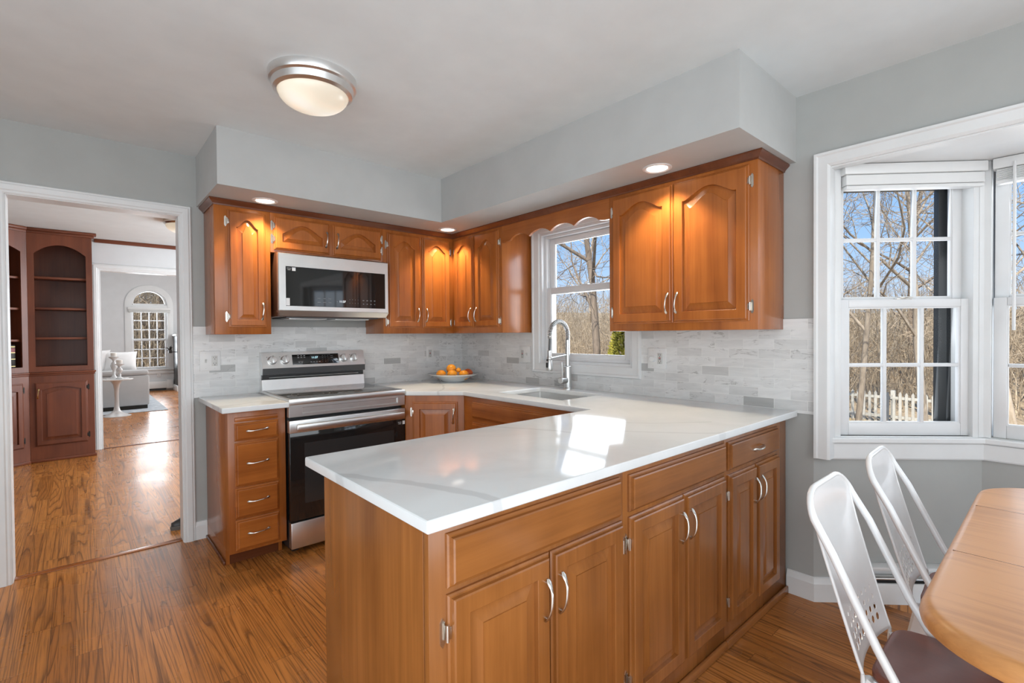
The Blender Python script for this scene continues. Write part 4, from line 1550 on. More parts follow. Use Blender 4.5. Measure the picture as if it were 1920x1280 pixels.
def make_chair(name, label):
    t = thing(name, label, 'chair', (0, 0, 0), 'white metal chairs at the dining table')
    # seat: wood, rounded trapezoid
    def seat_loop(off, z):
        c = [(-.145, .165), (.145, .165), (.180, -.185), (-.180, -.185)]
        p = []
        n = len(c)
        for i in range(n):
            a, b, d = Vector((*c[i - 1], 0)), Vector((*c[i], 0)), Vector((*c[(i + 1) % n], 0))
            for k in range(6):
                q = k / 5
                r = .05
                p1, p2 = b + (a - b).normalized() * r, b + (d - b).normalized() * r
                pt = p1.lerp(b, q).lerp(b.lerp(p2, q), q)
                p.append((pt.x * (1 - off / .16), pt.y * (1 - off / .17), z))
        return p
    obj('seat', MB().loops([seat_loop(.006, .444), seat_loop(0, .448), seat_loop(0, .460), seat_loop(.005, .465)], True, True, True), 'seat', t, 40)
    # apron: pressed metal skirt
    def sk(o, z):
        return [(-.135 - o, .155 + o, z), (.135 + o, .155 + o, z), (.168 + o, -.172 - o, z), (-.168 - o, -.172 - o, z)]
    obj('apron', MB().loops([sk(-.01, .443), sk(0, .4435), sk(.010, .36), sk(.008, .36), sk(-.004, .436)], True, True, False), 'white_metal', t, 30)
    for sx, sy in ((-1, 1), (1, 1), (-1, -1), (1, -1)):
        x0 = sx * (.128 if sy > 0 else .160)
        y0 = .150 if sy > 0 else -.165
        x1 = sx * (.185 if sy > 0 else .205)
        y1 = .245 if sy > 0 else -.215
        obj('leg', MB().tube([(x0, y0, .44), (x0 * .6 + x1 * .4, y0 * .6 + y1 * .4, .26), (x1, y1, 0)], [(.026, .020), (.020, .016), (.012, .011)], 8), 'white_metal', t, 40)
    obj('stretcher', MB().tube([(-.150, .205, .20), (.150, .205, .20)], .007, 8).tube([(-.178, -.198, .16), (.178, -.198, .16)], .007, 8), 'white_metal', t, 60)
    # back hoop: tube from the seat sides up round the top
    zt, yt, w = .872, .298, .172
    hp = [(-.176, .075, .440), (-.175, .098, .470), (-.172, .14, .545), (-.171, .232, .740), (-.168, .272, .810)]
    r = .085
    arc = []
    for k in range(9):
        a = PI - PI / 2 * k / 8
        arc.append((-.165 + r + r * math.cos(a), .2755 + .024 * math.sin(a), .815 + .062 * math.sin(a)))
    hoop = hp[:-1] + arc + [(-x, y, z) for x, y, z in reversed(arc)] + [(-x, y, z) for x, y, z in reversed(hp[:-1])]
    obj('back_tube', MB().tube(hoop, [.0104] * 4 + [.0100, .0094, .0088, .0084] + [.0082] * 10 + [.0084, .0088, .0094, .0100] + [.0104] * 4, 12), 'white_metal', t, 60)
    # splat: pressed sheet with punched holes, curved
    def sp(u, v):
        """u -1..1 across, v 0 bottom .. 1 top"""
        hw_ = .142 + .016 * v
        if v > .855:
            q = (v - .855) / .145
            hw_ = .076 + .082 * math.sqrt(max(0.0, 1 - q * q))
        x = u * hw_
        z = .455 + v * (.876 - .455)
        y = .188 + .112 * v ** .92 - .0 + .018 * (u * u - .35) * -1 * (1 - v) - .010 * (1 - v) * v - .0055 * max(0.0, (v - .70) / .30) ** .7
        return Vector((x, y, z))
    nu, nv = 20, 46
    th = Vector((0, .0022, .0006))
    holes = []
    for j in range(4):
        for i in range(9):
            holes.append((-.78 + i * 1.56 / 8, .105 + j * .052, [.0072, .0064, .0054, .0044][j]))
    bm = bmesh.new()
    grid = [[bm.verts.new(sp(-1 + 2 * i / nu, j / nv)) for i in range(nu + 1)] for j in range(nv + 1)]
    v_lo, v_hi = 3, 14
    for j in range(nv):
        for i in range(nu):
            if v_lo <= j < v_hi:
                continue
            bm.faces.new([grid[j][i], grid[j][i + 1], grid[j + 1][i + 1], grid[j + 1][i]])
    # punched band: one cell per hole, each a square with a round hole
    vb = [v_lo / nv + (v_hi - v_lo) / nv * k / 4 for k in range(5)]
    ub = [-1 + 2 * k / 10 for k in range(11)]
    cache = {}

    def vert(u, v):
        k = (round(u, 5), round(v, 5))
        if k not in cache:
            cache[k] = bm.verts.new(sp(u, v))
        return cache[k]
    for a in range(10):
        for b in range(4):
            u0_, u1_, v0_, v1_ = ub[a], ub[a + 1], vb[b], vb[b + 1]
            uc, vc = (u0_ + u1_) / 2, (v0_ + v1_) / 2
            n8 = [(u0_, v0_), (uc, v0_), (u1_, v0_), (u1_, vc), (u1_, v1_), (uc, v1_), (u0_, v1_), (u0_, vc)]
            rad = [.0098, .0084, .0068, .0052][b]
            if a in (0, 9):
                bm.faces.new([vert(*p) for p in n8])
                continue
            inn = []
            for k in range(8):
                an = math.radians(225 + 45 * k)
                inn.append(vert(uc + math.cos(an) * rad / .145, vc + math.sin(an) * rad / .421))
            for k in range(8):
                bm.faces.new([vert(*n8[k]), vert(*n8[(k + 1) % 8]), inn[(k + 1) % 8], inn[k]])
    bmesh.ops.remove_doubles(bm, verts=bm.verts[:], dist=1e-5)
    bmesh.ops.recalc_face_normals(bm, faces=bm.faces[:])
    g = bmesh.ops.solidify(bm, geom=bm.faces[:], thickness=.0022)
    mb = MB()
    mb.bm(bm)
    obj('splat', mb, 'white_metal', t, 40)
    # rolled edges of the splat running down into the seat
    for s_ in (-1, 1):
        eg = MB()
        eg.tube([sp(s_, k / 12 * .86) for k in range(13)], .0042, 8)
        eg.tube([sp(s_, 0), sp(s_, 0) + Vector((-s_ * .004, .0, -.03)), Vector((s_ * .132, .16, .39))], [.0045, .006, .007], 8)
        eg2 = eg
        obj('splat_edge', eg2, 'white_metal', t, 60)
    return t


def copy_tree(o, parent=None):
    c = o.copy()
    COL.objects.link(c)
    c.parent = parent
    for ch in [x for x in o.children]:
        copy_tree(ch, c)
    return c


ch1 = make_chair('dining_chair', 'white metal chair with wood seat, nearest the peninsula')
ch2 = copy_tree(ch1)
ch1.location = (-1.068, -3.535, 0)
ch2.location = (-.557, -3.548, 0)
ch2['label'] = 'white metal chair with wood seat, nearest the bay window'
ch2.rotation_euler = (0, 0, .03)

# ================================================================== HALL (library) BEYOND THE DOORWAY
HY = 3.76
OX0, OX1, OZ = -2.465, -1.0, 2.095
hw_ = MB()
hw_.box(-5.3, OX0, HY, HY + .12, 0, ZC).box(OX0, OX1, HY, HY + .12, OZ, ZC + 1.1).box(OX1, .2, HY, HY + .12, 0, ZC + 1.1).box(-6.2, OX0, HY, HY + .12, ZC + .1, ZC + 1.1).box(-6.2, -5.3, HY, HY + .12, 0, ZC + 1.1).box(.2, 1.1, HY, HY + .12, 0, ZC + 1.1)
struct('wall_hall_back', hw_, 'hallwall', smooth=0)
struct('wall_hall_left', MB().box(-4.4, -4.28, .12, HY, 0, ZC), 'hallwall', smooth=0)
struct('wall_hall_right', MB().box(.16, .28, .12, HY, 0, ZC), 'hallwall', smooth=0)
d2 = struct_root('door_2', (-1.73, HY, 0))
FHB = frame((0, HY, 0), (1, 0, 0), ZUP)
struct('casing', casing_loop(MB(), FHB, OX0 - .002, OX1 + .002, 0, OZ, CP), 'trim', d2)
struct('jamb', MB().box(OX0, OX0 + .015, HY - .001, HY + .121, 0, OZ).box(OX1 - .015, OX1, HY - .001, HY + .121, 0, OZ).box(OX0 + .015, OX1 - .015, HY - .001, HY + .121, OZ - .015, OZ), 'trim', d2, smooth=0)
struct('trim_3', MB().box(-2.50, .16, HY - .022, HY, ZC - .045, ZC - .001, .004), 'hall_x')
struct('trim_4', MB().box(OX0 + .015, OX1 - .015, HY - .02, HY + .03, 0, .004, .002), 'hall_x')


def bookcase(F, u0, u1, label, loc, shelves, dep=.30, ov=1.0):
    """F: local u right, v up, n out of the front face"""
    t = thing('bookcase', label, 'bookcase', loc)
    W = u1 - u0
    st_ = .052
    v_lo, v_cap, v_pk, v_sp = 1.0, .945, 2.285, 2.185
    K = 16
    # face frame with arched opening, built as a plate with a hole
    o = [(u0, v_cap), (u1, v_cap)] + [(u1 - W * k / K, ZC - .012) for k in range(K + 1)]
    i_ = [(u0 + st_, v_lo), (u1 - st_, v_lo)]
    for k in range(K + 1):
        q = 1 - 2 * k / K
        i_.append(((u0 + u1) / 2 + q * (W / 2 - st_), v_sp + (v_pk - v_sp) * (1 - q * q)))
    rings = [[(x, y, -.02) for x, y in o], [(x, y, 0) for x, y in o], [(x, y, 0) for x, y in i_], [(x, y, -.006) for x, y in i_], [(x, y, -.02) for x, y in i_]]
    mb = MB(F).loops(rings, True)
    obj('face_frame', mb, 'hall_z', t, 20)
    c = MB(F)
    c.box(u0, u0 + .02, .05, ZC - .013, -dep, -.0205).box(u1 - .02, u1, .05, ZC - .013, -dep, -.0205).box(u0 + .02, u1 - .02, .05, ZC - .013, -dep, -dep + .012)
    c.box(u0 + .02, u1 - .02, v_lo - .03, v_lo - .002, -dep + .012, -.021).box(u0 + .02, u1 - .02, ZC - .05, ZC - .013, -dep + .012, -.021)
    obj('carcass', c, 'hall_z', t, smooth=0)
    for v in shelves:
        obj('shelf', MB(F).box(u0 + .021, u1 - .021, v, v + .022, -dep + .013, -.028, .002), 'hall_x', t)
    obj('base_front', MB(F).box(u0, u1, 0, v_cap - .012, -.02, 0, .001).box(u0, u1, 0, v_cap - .012, -dep, -.021), 'hall_z', t, smooth=0)
    obj('cap_molding', MB(F).box(u0 - .002, u1 + ov * .018, .925, .943, -.02, .022, .005).box(u0 - .002, u1 + ov * .008, .905, .926, -.02, .010, .004), 'hall_x', t)
    obj('crown', MB(F).box(u0 - .002, u1 + ov * .04, ZC - .030, ZC - .002, -.06, .035, .006).box(u0 - .002, u1 + ov * .02, ZC - .055, ZC - .029, -.06, .018, .005), 'hall_x', t)
    obj('shoe_molding', MB(F).box(u0, u1 + ov * .012, 0, .03, 0, .014, .005), 'hall_x', t)
    d = obj('door', door_mesh(F, u0 + .040, u1 - .058, .170, .835, .030, .052, .050, 1.0), 'hall_z', t, 22)
    pull(F, u0 + .066, .72, .021, True, d, .105, 'brass')
    hinge(F, u1 - .058, .765, 1, d, 'iron')
    hinge(F, u1 - .058, .245, 1, d, 'iron')
    return t


FBC = frame((0, 3.41, 0), (1, 0, 0), ZUP)
bookcase(FBC, -3.040, -2.528, 'dark wooden bookcase with empty shelves seen through the doorway', (-2.78, 3.5, 0), (1.285, 1.60, 1.925))
FBL = frame((-3.040, 3.41, 0), (.80, .60, 0), ZUP)
bookcase(FBL, -.80, -.001, 'dark wooden bookcase holding old books at the doorway left edge', (-3.35, 3.3, 0), (1.265, 1.59, 1.91), .30, -.3)
rnd = random.Random(4)
for k, (u, w_, h_, red) in enumerate(((-.135, .052, .232, True), (-.200, .040, .228, False), (-.249, .040, .226, False), (-.300, .044, .230, False), (-.352, .042, .224, False))):
    lab = ['dark old book with red title label at the right end of the shelf', 'dark old book second from the right end of the shelf', 'dark old book third from the right end of the shelf',
           'dark old book fourth from the right end of the shelf', 'dark old book at the left end of the row'][k]
    p = FBL @ Vector((u + w_ / 2, 1.0, -.1))
    b = thing('book', lab, 'book', p, 'old leather books in the bookcase')
    obj('cover', MB(FBL).box(u, u + w_, 1.0, 1.0 + h_, -.20, -.045, .004), 'iron', b)
    g = MB(FBL)
    for v in (.012, .085, .15, h_ - .022):
        g.box(u + .003, u + w_ - .003, 1.0 + v, 1.0 + v + .007, -.046, -.0435)
    obj('gold_bands', g, 'gold', b, smooth=0)
    if red:
        obj('title_label', MB(FBL).box(u + .004, u + w_ - .004, 1.16, 1.20, -.046, -.0438), 'book_red', b, smooth=0)

t = thing('ceiling_light', 'white dome ceiling lamp in the hall, partly hidden by the door casing', 'ceiling lamp', (-1.83, 2.12, ZC))
obj('rim', MB().lathe([(.19, 0), (.19, -.03), (.17, -.045)], 40, (-1.83, 2.12, ZC)), 'nickel', t, 30)
obj('glass_dome', MB().lathe([(.172 * math.cos(PI / 2 * k / 10), -.045 - .085 * math.sin(PI / 2 * k / 10)) for k in range(11)], 36, (-1.83, 2.12, ZC)), 'dome', t, 60)
obj('finial', MB().lathe([(.012, -.128), (.012, -.140), (.004, -.150)], 12, (-1.83, 2.12, ZC)), 'nickel', t)

t = thing('shoe', 'dark shoe on the hall floor behind the door casing', 'shoe', (-2.09, .32, 0))
FSH = Matrix.Translation((-2.075, .32, 0)) @ Matrix.Rotation(.25, 4, 'Z')


def shoe_ring(z, sx, sy, x0=0):
    p = []
    for k in range(24):
        a = 2 * PI * k / 24
        c, s_ = math.cos(a), math.sin(a)
        wy = 1 - .18 * (c > 0) * c
        p.append((x0 + sx * c, sy * s_ * wy, z))
    return p


obj('sole', MB(FSH).loops([shoe_ring(0, .135, .046), shoe_ring(.020, .138, .048), shoe_ring(.024, .134, .045)], True, True, True), 'sole', t, 40)
obj('upper', MB(FSH).loops([shoe_ring(.024, .131, .043), shoe_ring(.045, .130, .042), shoe_ring(.062, .105, .038, .02), shoe_ring(.085, .075, .036, .05), shoe_ring(.105, .058, .033, .066), shoe_ring(.105, .046, .024, .066), shoe_ring(.06, .04, .02, .066)], True, True, True), 'shoe', t, 60)

# ================================================================== LIVING ROOM
LY = 11.0
wx0, wx1, wz0, wz1, wsp = -1.720, -1.010, .535, 1.985, 2.09
wc, wr_ = (wx0 + wx1) / 2, (wx1 - wx0) / 2
w_ = MB()
w_.box(-6.2, wx0, LY, LY + .14, 0, 3.45).box(wx1, 1.1, LY, LY + .14, 0, 3.45).box(wx0, wx1, LY, LY + .14, 0, wz0)
FLY = Matrix(((1, 0, 0, 0), (0, 0, 1, LY), (0, 1, 0, 0), (0, 0, 0, 1)))
arcp = [(wc + wr_ * math.cos(PI * k / 20), wsp + wr_ * math.sin(PI * k / 20)) for k in range(21)]
left = [(wx0, 3.45)] + [(wc, 3.45)] + arcp[10:]
right = [(wc, 3.45), (wx1, 3.45)] + arcp[:11]
w_2 = MB(FLY).prism(left, 0, .14).prism(right, 0, .14)
k0 = len(w_.v)
w_.v += w_2.v
w_.f += [tuple(i + k0 for i in f) for f in w_2.f]
struct('wall_living_room', w_, 'hallwall', smooth=0)
struct('wall_living_left', MB().box(-6.32, -6.2, 3.8, LY, 0, 3.45), 'hallwall', smooth=0)
struct('wall_living_right', MB().box(1.1, 1.22, 3.8, LY, 0, 3.45), 'hallwall', smooth=0)
w5 = struct_root('window_5', (wc, LY, wz0))
FW = frame((0, LY, 0), (1, 0, 0), ZUP)


def arch_ring(r, z, n, base):
    return [(wc - r, base, n)] + [(wc + r * math.cos(PI - PI * k / 24), z + r * math.sin(PI - PI * k / 24), n) for k in range(25)] + [(wc + r, base, n)]


cs = MB(FW).loops([arch_ring(wr_, wsp, 0, wz0), arch_ring(wr_, wsp, .02, wz0), arch_ring(wr_ + .10, wsp, .025, wz0), arch_ring(wr_ + .118, wsp, .018, wz0), arch_ring(wr_ + .118, wsp, 0, wz0)], False)
struct('window_casing', cs, 'trim', w5, 40)
struct('window_stool', MB(FW).box(wx0 - .15, wx1 + .15, wz0 - .035, wz0, -.10, .05, .006).box(wx0 - .11, wx1 + .11, wz0 - .12, wz0 - .036, 0, .02, .003), 'trim', w5)
struct('transom_bar', MB(FW).box(wx0, wx1, 1.975, 2.085, -.10, .012, .003), 'trim', w5)
af = MB(FW).loops([arch_ring(wr_, wsp, -.03, 2.085), arch_ring(wr_ - .05, wsp + .01, -.03, 2.10), arch_ring(wr_ - .05, wsp + .01, -.08, 2.10), arch_ring(wr_, wsp, -.08, 2.085)], False)
af.box(wx0 + .051, wx1 - .051, 2.086, 2.115, -.079, -.031)
struct('arch_frame', af, 'vinyl', w5, 40)
ap = MB(FW).prism([(wc - wr_ + .05, 2.10)] + [(wc + (wr_ - .05) * math.cos(PI - PI * k / 20), wsp + .01 + (wr_ - .05) * math.sin(PI - PI * k / 20)) for k in range(21)] + [(wc + wr_ - .05, 2.10)], -.060, -.056)
struct('arch_pane', ap, 'glass', w5, smooth=0)
sash(FW, w5, 'upper_sash', (wx0, wx1, 1.235, 1.98), (wx0 + .045, wx1 - .045, 1.265, 1.93), -.09, -.06, 4, 3, m=.02)
sash(FW, w5, 'lower_sash', (wx0, wx1, .535, 1.265), (wx0 + .045, wx1 - .045, .585, 1.225), -.055, -.025, 4, 3, m=.02)
t = thing('window_blind', 'white raised blind across the arched living room window', 'blind', (wc, LY - .05, 1.95))
obj('headrail', MB(FW).box(wx0 - .06, wx1 + .06, 1.965, 2.02, .03, .075, .004), 'white', t)
obj('slats', MB(FW).box(wx0 - .05, wx1 + .05, 1.90, 1.963, .032, .07, .004), 'plate_gray', t)
t = thing('baseboard_heater', 'white baseboard heater under the arched living room window', 'heater', (-1.4, LY - .03, 0))
obj('cover', MB(FW).box(-2.6, -1.05, .06, .23, .001, .07, .006), 'trim', t)
obj('end_cap', MB(FW).box(-1.052, -.92, .05, .26, .001, .085, .006), 'trim', t)
obj('fins', MB(FW).box(-2.6, -1.06, .015, .06, .005, .05), 'black', t, smooth=0)
t = thing('wall_outlet', 'small white outlet below the arched window', 'outlet', (-1.20, LY - .005, .40))
obj('plate', MB(FW).box(-1.235, -1.165, .34, .46, .0005, .012, .003), 'white', t)
for z0 in (.37, .41):
    obj('slot', MB(FW).box(-1.206, -1.194, z0, z0 + .02, .011, .0125), 'black', t)
t = thing('fireplace', 'black fireplace front with white base right of the arched window', 'fireplace', (-.60, 10.6, 0))
obj('surround', MB().box(-.90, -.20, 10.35, 10.98, .14, 1.33, .01), 'black', t)
obj('hearth', MB().box(-.92, -.18, 10.30, 10.98, 0, .14, .01), 'trim', t)
obj('mantel_shelf', MB().box(-.93, -.17, 10.28, 10.98, 1.33, 1.375, .008), 'trim', t)
t = thing('potted_plant', 'small dark leafy sprig beside the black fireplace', 'plant', (-1.05, 10.62, .99))
pl = MB()
rnd = random.Random(9)
for k in range(14):
    a = rnd.uniform(0, 2 * PI)
    r_ = rnd.uniform(.04, .12)
    h_ = rnd.uniform(-.05, .12)
    p = Vector((-1.02, 10.50, 1.0))
    q = p + Vector((math.cos(a) * r_, math.sin(a) * r_ * .6, h_))
    pl.tube([p, (p + q) / 2 + Vector((0, 0, .02)), q], [.004, .014, .003], 5)
pl.box(-1.05, -.985, 10.47, 10.53, .92, 1.0, .01)
pl.box(-.99, -.899, 10.49, 10.51, .94, .955)
obj('leaves', pl, 'iron', t)

rg_ = MB().box(-5.2, -1.47, 6.945, 10.1, 0.0005, .012, .004)
single('area_rug', rg_, 'rug', 'grey blue area rug under the sofa in the living room', 'rug', (-3.3, 8.5, 0))

t = thing('sofa', 'light grey upholstered sofa seen from its end', 'sofa', (-2.6, 7.8, .012))
mb = MB()
mb.box(-4.4, -1.700, 7.36, 7.60, .075, .62, .03)
obj('back', mb, 'fabric', t, 40)
obj('base', MB().box(-4.4, -1.704, 7.61, 8.35, .075, .40, .02), 'fabric', t, 40)
obj('arm', MB().box(-1.96, -1.702, 7.60, 8.36, .40, .60, .03), 'fabric', t, 40)
obj('plinth', MB().box(-4.36, -1.73, 7.38, 8.32, .013, .076), 'iron', t, smooth=0)
obj('back_cushion', MB().box(-4.38, -1.705, 7.355, 7.62, .615, .715, .045), 'fabric', t, 40)
obj('seat_cushion', MB().box(-3.2, -1.97, 7.62, 8.34, .401, .53, .05), 'fabric', t, 40)


def pillow(F, w, h, d, label, loc):
    pts, f = [], []
    n = 10
    for s_ in (1, -1):
        for j in range(n + 1):
            for i in range(n + 1):
                x, y = -1 + 2 * i / n, -1 + 2 * j / n
                k = ((1 - x * x) * (1 - y * y)) ** .45
                pin = 1 - .06 * (1 - abs(x)) - .06 * (1 - abs(y)) + .06
                pts.append((x * w / 2 * (1 - .07 * (1 - y * y)), y * h / 2 * (1 - .07 * (1 - x * x)), s_ * d / 2 * k))
    m_ = (n + 1) ** 2
    for s_ in range(2):
        for j in range(n):
            for i in range(n):
                a = s_ * m_ + j * (n + 1) + i
                q = (a, a + 1, a + n + 2, a + n + 1)
                f.append(q if s_ == 0 else tuple(reversed(q)))
    return single('pillow', MB(F).add(pts, f), 'pillow', label, 'pillow', loc, 'sofa pillows', 60)


FPL = frame((-2.075, 7.78, .868), (1, .12, 0), (0.05, .28, 1))
pillow(FPL, .47, .36, .16, 'white throw pillow standing at the right of the sofa', (-2.07, 7.78, .72))
FPL = frame((-2.47, 7.80, .89), (1, -.1, 0), (.28, .25, 1))
pillow(FPL, .40, .40, .15, 'white throw pillow leaning behind the candlesticks', (-2.47, 7.80, .72))

tx, ty = -2.195, 6.74
t = thing('side_table', 'white pedestal side table with round top before the sofa', 'side table', (tx, ty, 0))
obj('tabletop', MB().lathe([(.19, .594), (.222, .602), (.226, .608), (.222, .614), (.0, .614)], 48, (tx, ty, 0)), 'stone_white', t, 40)
obj('pedestal', MB().lathe([(.192, 0), (.192, .006), (.16, .020), (.085, .052), (.045, .10), (.032, .17), (.029, .30), (.032, .44), (.045, .52), (.075, .575), (.10, .594)], 36, (tx, ty, 0)), 'silver', t, 60)
single('tray', MB().box(tx - .13, tx + .17, ty - .11, ty + .12, .6146, .624, .003), 'stone_white', 'thin pale tray under the candlesticks on the round side table', 'tray', (tx, ty, .615))


def candlestick(x, y, s_, label):
    t = thing('candlestick', label, 'candlestick', (x, y, .6245))
    obj('stem', MB().lathe([(r_, z_ * s_) for r_, z_ in [(.052, 0), (.052, .008), (.030, .022), (.018, .045), (.022, .07), (.016, .085), (.036, .115), (.046, .145), (.036, .175), (.016, .195), (.020, .215), (.062, .240), (.068, .250), (.060, .252), (.03, .25)]], 28, (x, y, .6245)), 'silver', t, 60)
    obj('candle', MB().lathe([(.040, .252 * s_), (.041, .254 * s_), (.041, .252 * s_ + .062), (.036, .252 * s_ + .066), (.003, .252 * s_ + .064)], 24, (x, y, .6245)), 'candle', t, 40)


candlestick(tx - .025, ty + .085, 1.42, 'taller silver candlestick with white candle on the side table')
candlestick(tx + .040, ty - .07, .96, 'shorter silver candlestick with white candle on the side table')

# ================================================================== OUTSIDE
GZ = -1.5


def ground_z(x, y):
    d = math.hypot(x + 2.64, y + 3.69)
    z = GZ
    if d > 20:
        z += (d - 20) * .085
    return z + .05 * math.sin(x * 1.3) * math.cos(y * 1.1)


gp, gf = [], []
nx, ny = 60, 60
for j in range(ny + 1):
    for i in range(nx + 1):
        x = -20 + 100 * (i / nx) ** 1.0
        y = -35 + 120 * j / ny
        z = ground_z(x, y)
        if -7 < x < 1.6 and -7.4 < y < 11.8:
            z = -.6
        gp.append((x, y, z))
for j in range(ny):
    for i in range(nx):
        a = j * (nx + 1) + i
        gf.append((a, a + 1, a + nx + 2, a + nx + 1))
gmb = MB().add(gp, [f for f in gf if not any(-8 < gp[i][0] < 1.9 and -8.4 < gp[i][1] < 12.3 for i in f)])
struct('ground', gmb, 'ground', smooth=60)


def tree_mesh(base, H, R, lean, seed, levels=4, nb=7, spread=.95, first=.22, wig=.05, minr=.004):
    rnd = random.Random(seed)
    mb = MB()

    def limb(p, d, L, r, lev):
        n = 7 if lev == 0 else (5 if lev == 1 else 4)
        pts, rad = [Vector(p)], [r]
        dd = Vector(d).normalized()
        for i in range(n):
            dd = (dd + Vector((rnd.gauss(0, 1), rnd.gauss(0, 1), rnd.gauss(0, .6))) * (wig + .07 * lev) + Vector((0, 0, .035 if lev else .02))).normalized()
            pts.append(pts[-1] + dd * (L / n))
            rad.append(max(minr, r * (1 - .80 * (i + 1) / n)))
        mb.tube(pts, rad, [9, 6, 4, 3, 3][lev], False)
        if lev >= levels:
            return
        k = [nb, 6, 5, 4, 3][lev]
        for b in range(k):
            q = first + (1 - first) * (b + rnd.random() * .7) / k if lev == 0 else .15 + .85 * (b + rnd.random()) / k
            i = min(n - 1, int(q * n))
            f_ = q * n - i
            bp = pts[i].lerp(pts[min(i + 1, n)], min(f_, 1))
            br = rad[i] * (1 - f_) + rad[min(i + 1, n)] * f_
            t_ = (pts[min(i + 1, n)] - pts[i]).normalized()
            ax = t_.orthogonal().normalized()
            ax.rotate(Matrix.Rotation(rnd.uniform(0, 2 * PI), 3, t_))
            nd = (t_ * rnd.uniform(.45, .9) + ax * spread * rnd.uniform(.6, 1.1)).normalized()
            limb(bp, nd, L * rnd.uniform(.38, .62) * (1 - .35 * q if lev == 0 else 1), max(minr, br * rnd.uniform(.45, .70)), lev + 1)
    limb(base, Vector((lean[0], lean[1], 1)), H, R, 0)
    return mb


def tree(x, y, H, R, lean, seed, mat, label, group=None, **kw):
    z = ground_z(x, y) - .05
    mb = tree_mesh((x, y, z), H, R, lean, seed, **kw)
    return single('bare_tree', mb, mat, label, 'tree', (x, y, z), group, 60)


tree(7.0, 3.86, 9.5, .115, (-.01, .02), 11, 'bark_dark', 'large leafless tree with forked trunk outside the sink window', levels=4, nb=10, first=.32, minr=.005)
tree(11.9, -.22, 10, .075, (.02, -.04), 5, 'bark', 'leafless tree with leaning limbs outside the left part of the bay window', levels=4, nb=9, first=.24, minr=.005)
tree(14.6, -2.9, 9.5, .11, (0, .03), 8, 'bark_pale', 'pale leafless tree outside the bay window at right', levels=4, nb=8, first=.28, minr=.005)
tree(13.4, -1.35, 9, .10, (.0, .0), 21, 'bark', 'slender leafless tree beyond the picket fence', levels=4, nb=8, first=.3, minr=.005)
rnd = random.Random(77)
specs = []
for k in range(9):
    an = math.radians(-4 + 54 * (k + rnd.uniform(.1, .9)) / 9)
    d = rnd.uniform(20, 38)
    specs.append((-2.64 + d * math.cos(an), -3.69 + d * math.sin(an)))
for k in range(4):
    specs.append((rnd.uniform(-3.4, 2.2), rnd.uniform(15.5, 26)))
for k, (x, y) in enumerate(specs):
    tree(x, y, rnd.uniform(9, 14), rnd.uniform(.09, .17), (rnd.uniform(-.1, .1), rnd.uniform(-.1, .1)), 100 + k, ['bark', 'bark_pale', 'bark_dark'][k % 3],
         'bare leafless tree in the woods behind the house', 'bare trees in the woods', levels=3, nb=12, first=.2, minr=.008)

# brush: uncountable thin stems
rnd = random.Random(3)


def brush(n, gen, hmin, hmax, rmin, rmax, lean=.25):
    mb = MB()
    for _ in range(n):
        x, y = gen()
        z = ground_z(x, y) - .05
        h = rnd.uniform(hmin, hmax)
        r_ = rnd.uniform(rmin, rmax)
        p = Vector((x, y, z))
        d = Vector((rnd.gauss(0, lean), rnd.gauss(0, lean), 1)).normalized()
        q = p + d * h * .5
        d2_ = (d + Vector((rnd.gauss(0, lean), rnd.gauss(0, lean), 0))).normalized()
        e_ = q + d2_ * h * .5
        mb.tube([p, q, e_], [r_, r_ * .7, r_ * .2], 3, False)
        for _k in range(3):
            s_ = p.lerp(q, rnd.uniform(.3, 1)) if rnd.random() < .5 else q.lerp(e_, rnd.random() * .8)
            dd = Vector((rnd.gauss(0, 1), rnd.gauss(0, 1), rnd.uniform(.2, 1.2))).normalized()
            mb.tube([s_, s_ + dd * h * rnd.uniform(.15, .35)], [r_ * .5, r_ * .15], 3, False)
    return mb


def sector(a0, a1, d0, d1):
    def g():
        an = math.radians(rnd.uniform(a0, a1))
        d = math.sqrt(rnd.uniform(d0 * d0, d1 * d1))
        return -2.64 + d * math.cos(an), -3.69 + d * math.sin(an)
    return g


tag(obj('brush_thicket', brush(5200, sector(-10, 58, 21, 45), 2.0, 5.5, .010, .026), 'twig', smooth=0), 'tan leafless brush filling the woods behind the house', 'brush', None, 'stuff')
tag(obj('shrub_stems', brush(900, sector(-8, 56, 20.5, 27), 1.0, 3.2, .005, .012), 'twig', smooth=0), 'thin pale brush stems behind the picket fence', 'brush', None, 'stuff')
tag(obj('brush_behind_house', brush(2600, lambda: (rnd.uniform(-4.6, 3.0), rnd.uniform(16.5, 28)), 2.0, 6.5, .010, .026), 'twig', smooth=0), 'sunlit brush beyond the arched living room window', 'brush', None, 'stuff')
gr = MB()
for _ in range(2600):
    if rnd.random() < .7:
        x, y = rnd.uniform(11.0, 15.6), rnd.uniform(-3.6, 1.6)
    else:
        x, y = rnd.uniform(5.0, 11), rnd.uniform(-3.9, -2.0)
    z = ground_z(x, y) - .02
    a = rnd.uniform(0, 2 * PI)
    h = rnd.uniform(.06, .22)
    dx, dy = math.cos(a) * .012, math.sin(a) * .012
    gr.add([(x - dx, y - dy, z), (x + dx, y + dy, z), (x + rnd.gauss(0, .05), y + rnd.gauss(0, .05), z + h)], [(0, 1, 2)])
tag(obj('dry_grass', gr, 'grass', smooth=0), 'dry straw coloured grass in front of the picket fence', 'grass', None, 'stuff')

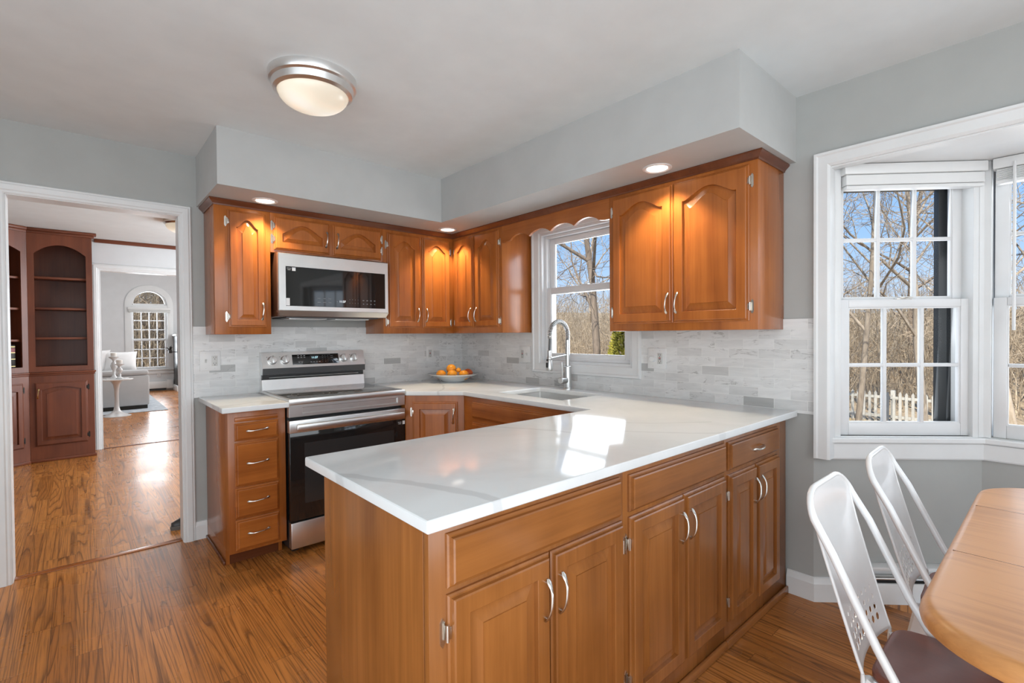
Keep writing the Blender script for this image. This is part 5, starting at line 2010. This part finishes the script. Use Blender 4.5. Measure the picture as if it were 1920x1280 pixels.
# evergreen outside the sink window
ex, ey = 7.30, 3.42
t = thing('evergreen_shrub', 'yellow green evergreen shrub outside the sink window at lower right', 'shrub', (ex, ey, ground_z(ex, ey)))
ev = MB()
for _ in range(5200):
    z = rnd.random() ** 1.1
    r_ = .72 * (1 - z) ** .7 + .05
    a = rnd.uniform(0, 2 * PI)
    q = rnd.uniform(.72, 1.02)
    p = Vector((ex + math.cos(a) * r_ * q, ey + math.sin(a) * r_ * q, GZ + .05 + z * 3.1))
    d = Vector((math.cos(a), math.sin(a), rnd.uniform(.0, 1.2))).normalized()
    s_ = d.cross(Vector((rnd.gauss(0, 1), rnd.gauss(0, 1), rnd.gauss(0, 1)))).normalized() * .035
    ev.add([p - s_, p + s_, p + d * .11 + s_ * .3, p + d * .11 - s_ * .3], [(0, 1, 2, 3)])
obj('foliage', ev, 'evergreen', t, smooth=0)
obj('trunk', MB().tube([(ex, ey, GZ - .1), (ex, ey, GZ + 2.8)], [.07, .015], 8), 'bark_dark', t)

# picket fence
t = thing('picket_fence', 'weathered pale picket fence beyond the bay window', 'fence', (16, -.2, GZ))
f0, f1 = Vector((16.28, 2.2, 0)), Vector((15.66, -2.4, 0))
fd = (f1 - f0).normalized()
FF = frame((f0.x, f0.y, 0), fd, ZUP)
Lf = (f1 - f0).length
for v in (-1.30, -.72):
    obj('rail', MB(FF).box(0, Lf, v - .04, v + .04, -.04, -.005), 'fence', t, smooth=0)
n = int(Lf / .158)
for k in range(n):
    u = .05 + k * .158
    top = -.53 + .012 * math.sin(k * 2.1)
    obj('picket', MB(FF).add([(u, -1.56, 0), (u + .072, -1.56, 0), (u + .072, top - .07, 0), (u + .036, top, 0), (u, top - .07, 0),
                              (u, -1.56, .02), (u + .072, -1.56, .02), (u + .072, top - .07, .02), (u + .036, top, .02), (u, top - .07, .02)],
                             [(0, 4, 3, 2, 1), (5, 6, 7, 8, 9), (0, 1, 6, 5), (1, 2, 7, 6), (2, 3, 8, 7), (3, 4, 9, 8), (4, 0, 5, 9)]), 'fence', t, smooth=0)
for k in range(3):
    u = .3 + k * 2.05
    obj('post', MB(FF).box(u, u + .10, -1.6, -.50, -.15, -.045, .006), 'fence', t)
for k, (x, y) in enumerate(((6.9, -3.05), (7.2, -3.30))):
    lab = ['red clay flower pot on the ground outside the bay window, left one', 'red clay flower pot on the ground outside the bay window, right one'][k]
    tt = thing('flower_pot', lab, 'flower pot', (x, y, ground_z(x, y)), 'clay pots outside')
    obj('pot', MB().lathe([(.13, -.03), (.18, .26), (.20, .26), (.20, .33), (.17, .33), (.15, .20), (.0, .19)], 24, (x, y, ground_z(x, y))), 'clay', tt, 40)
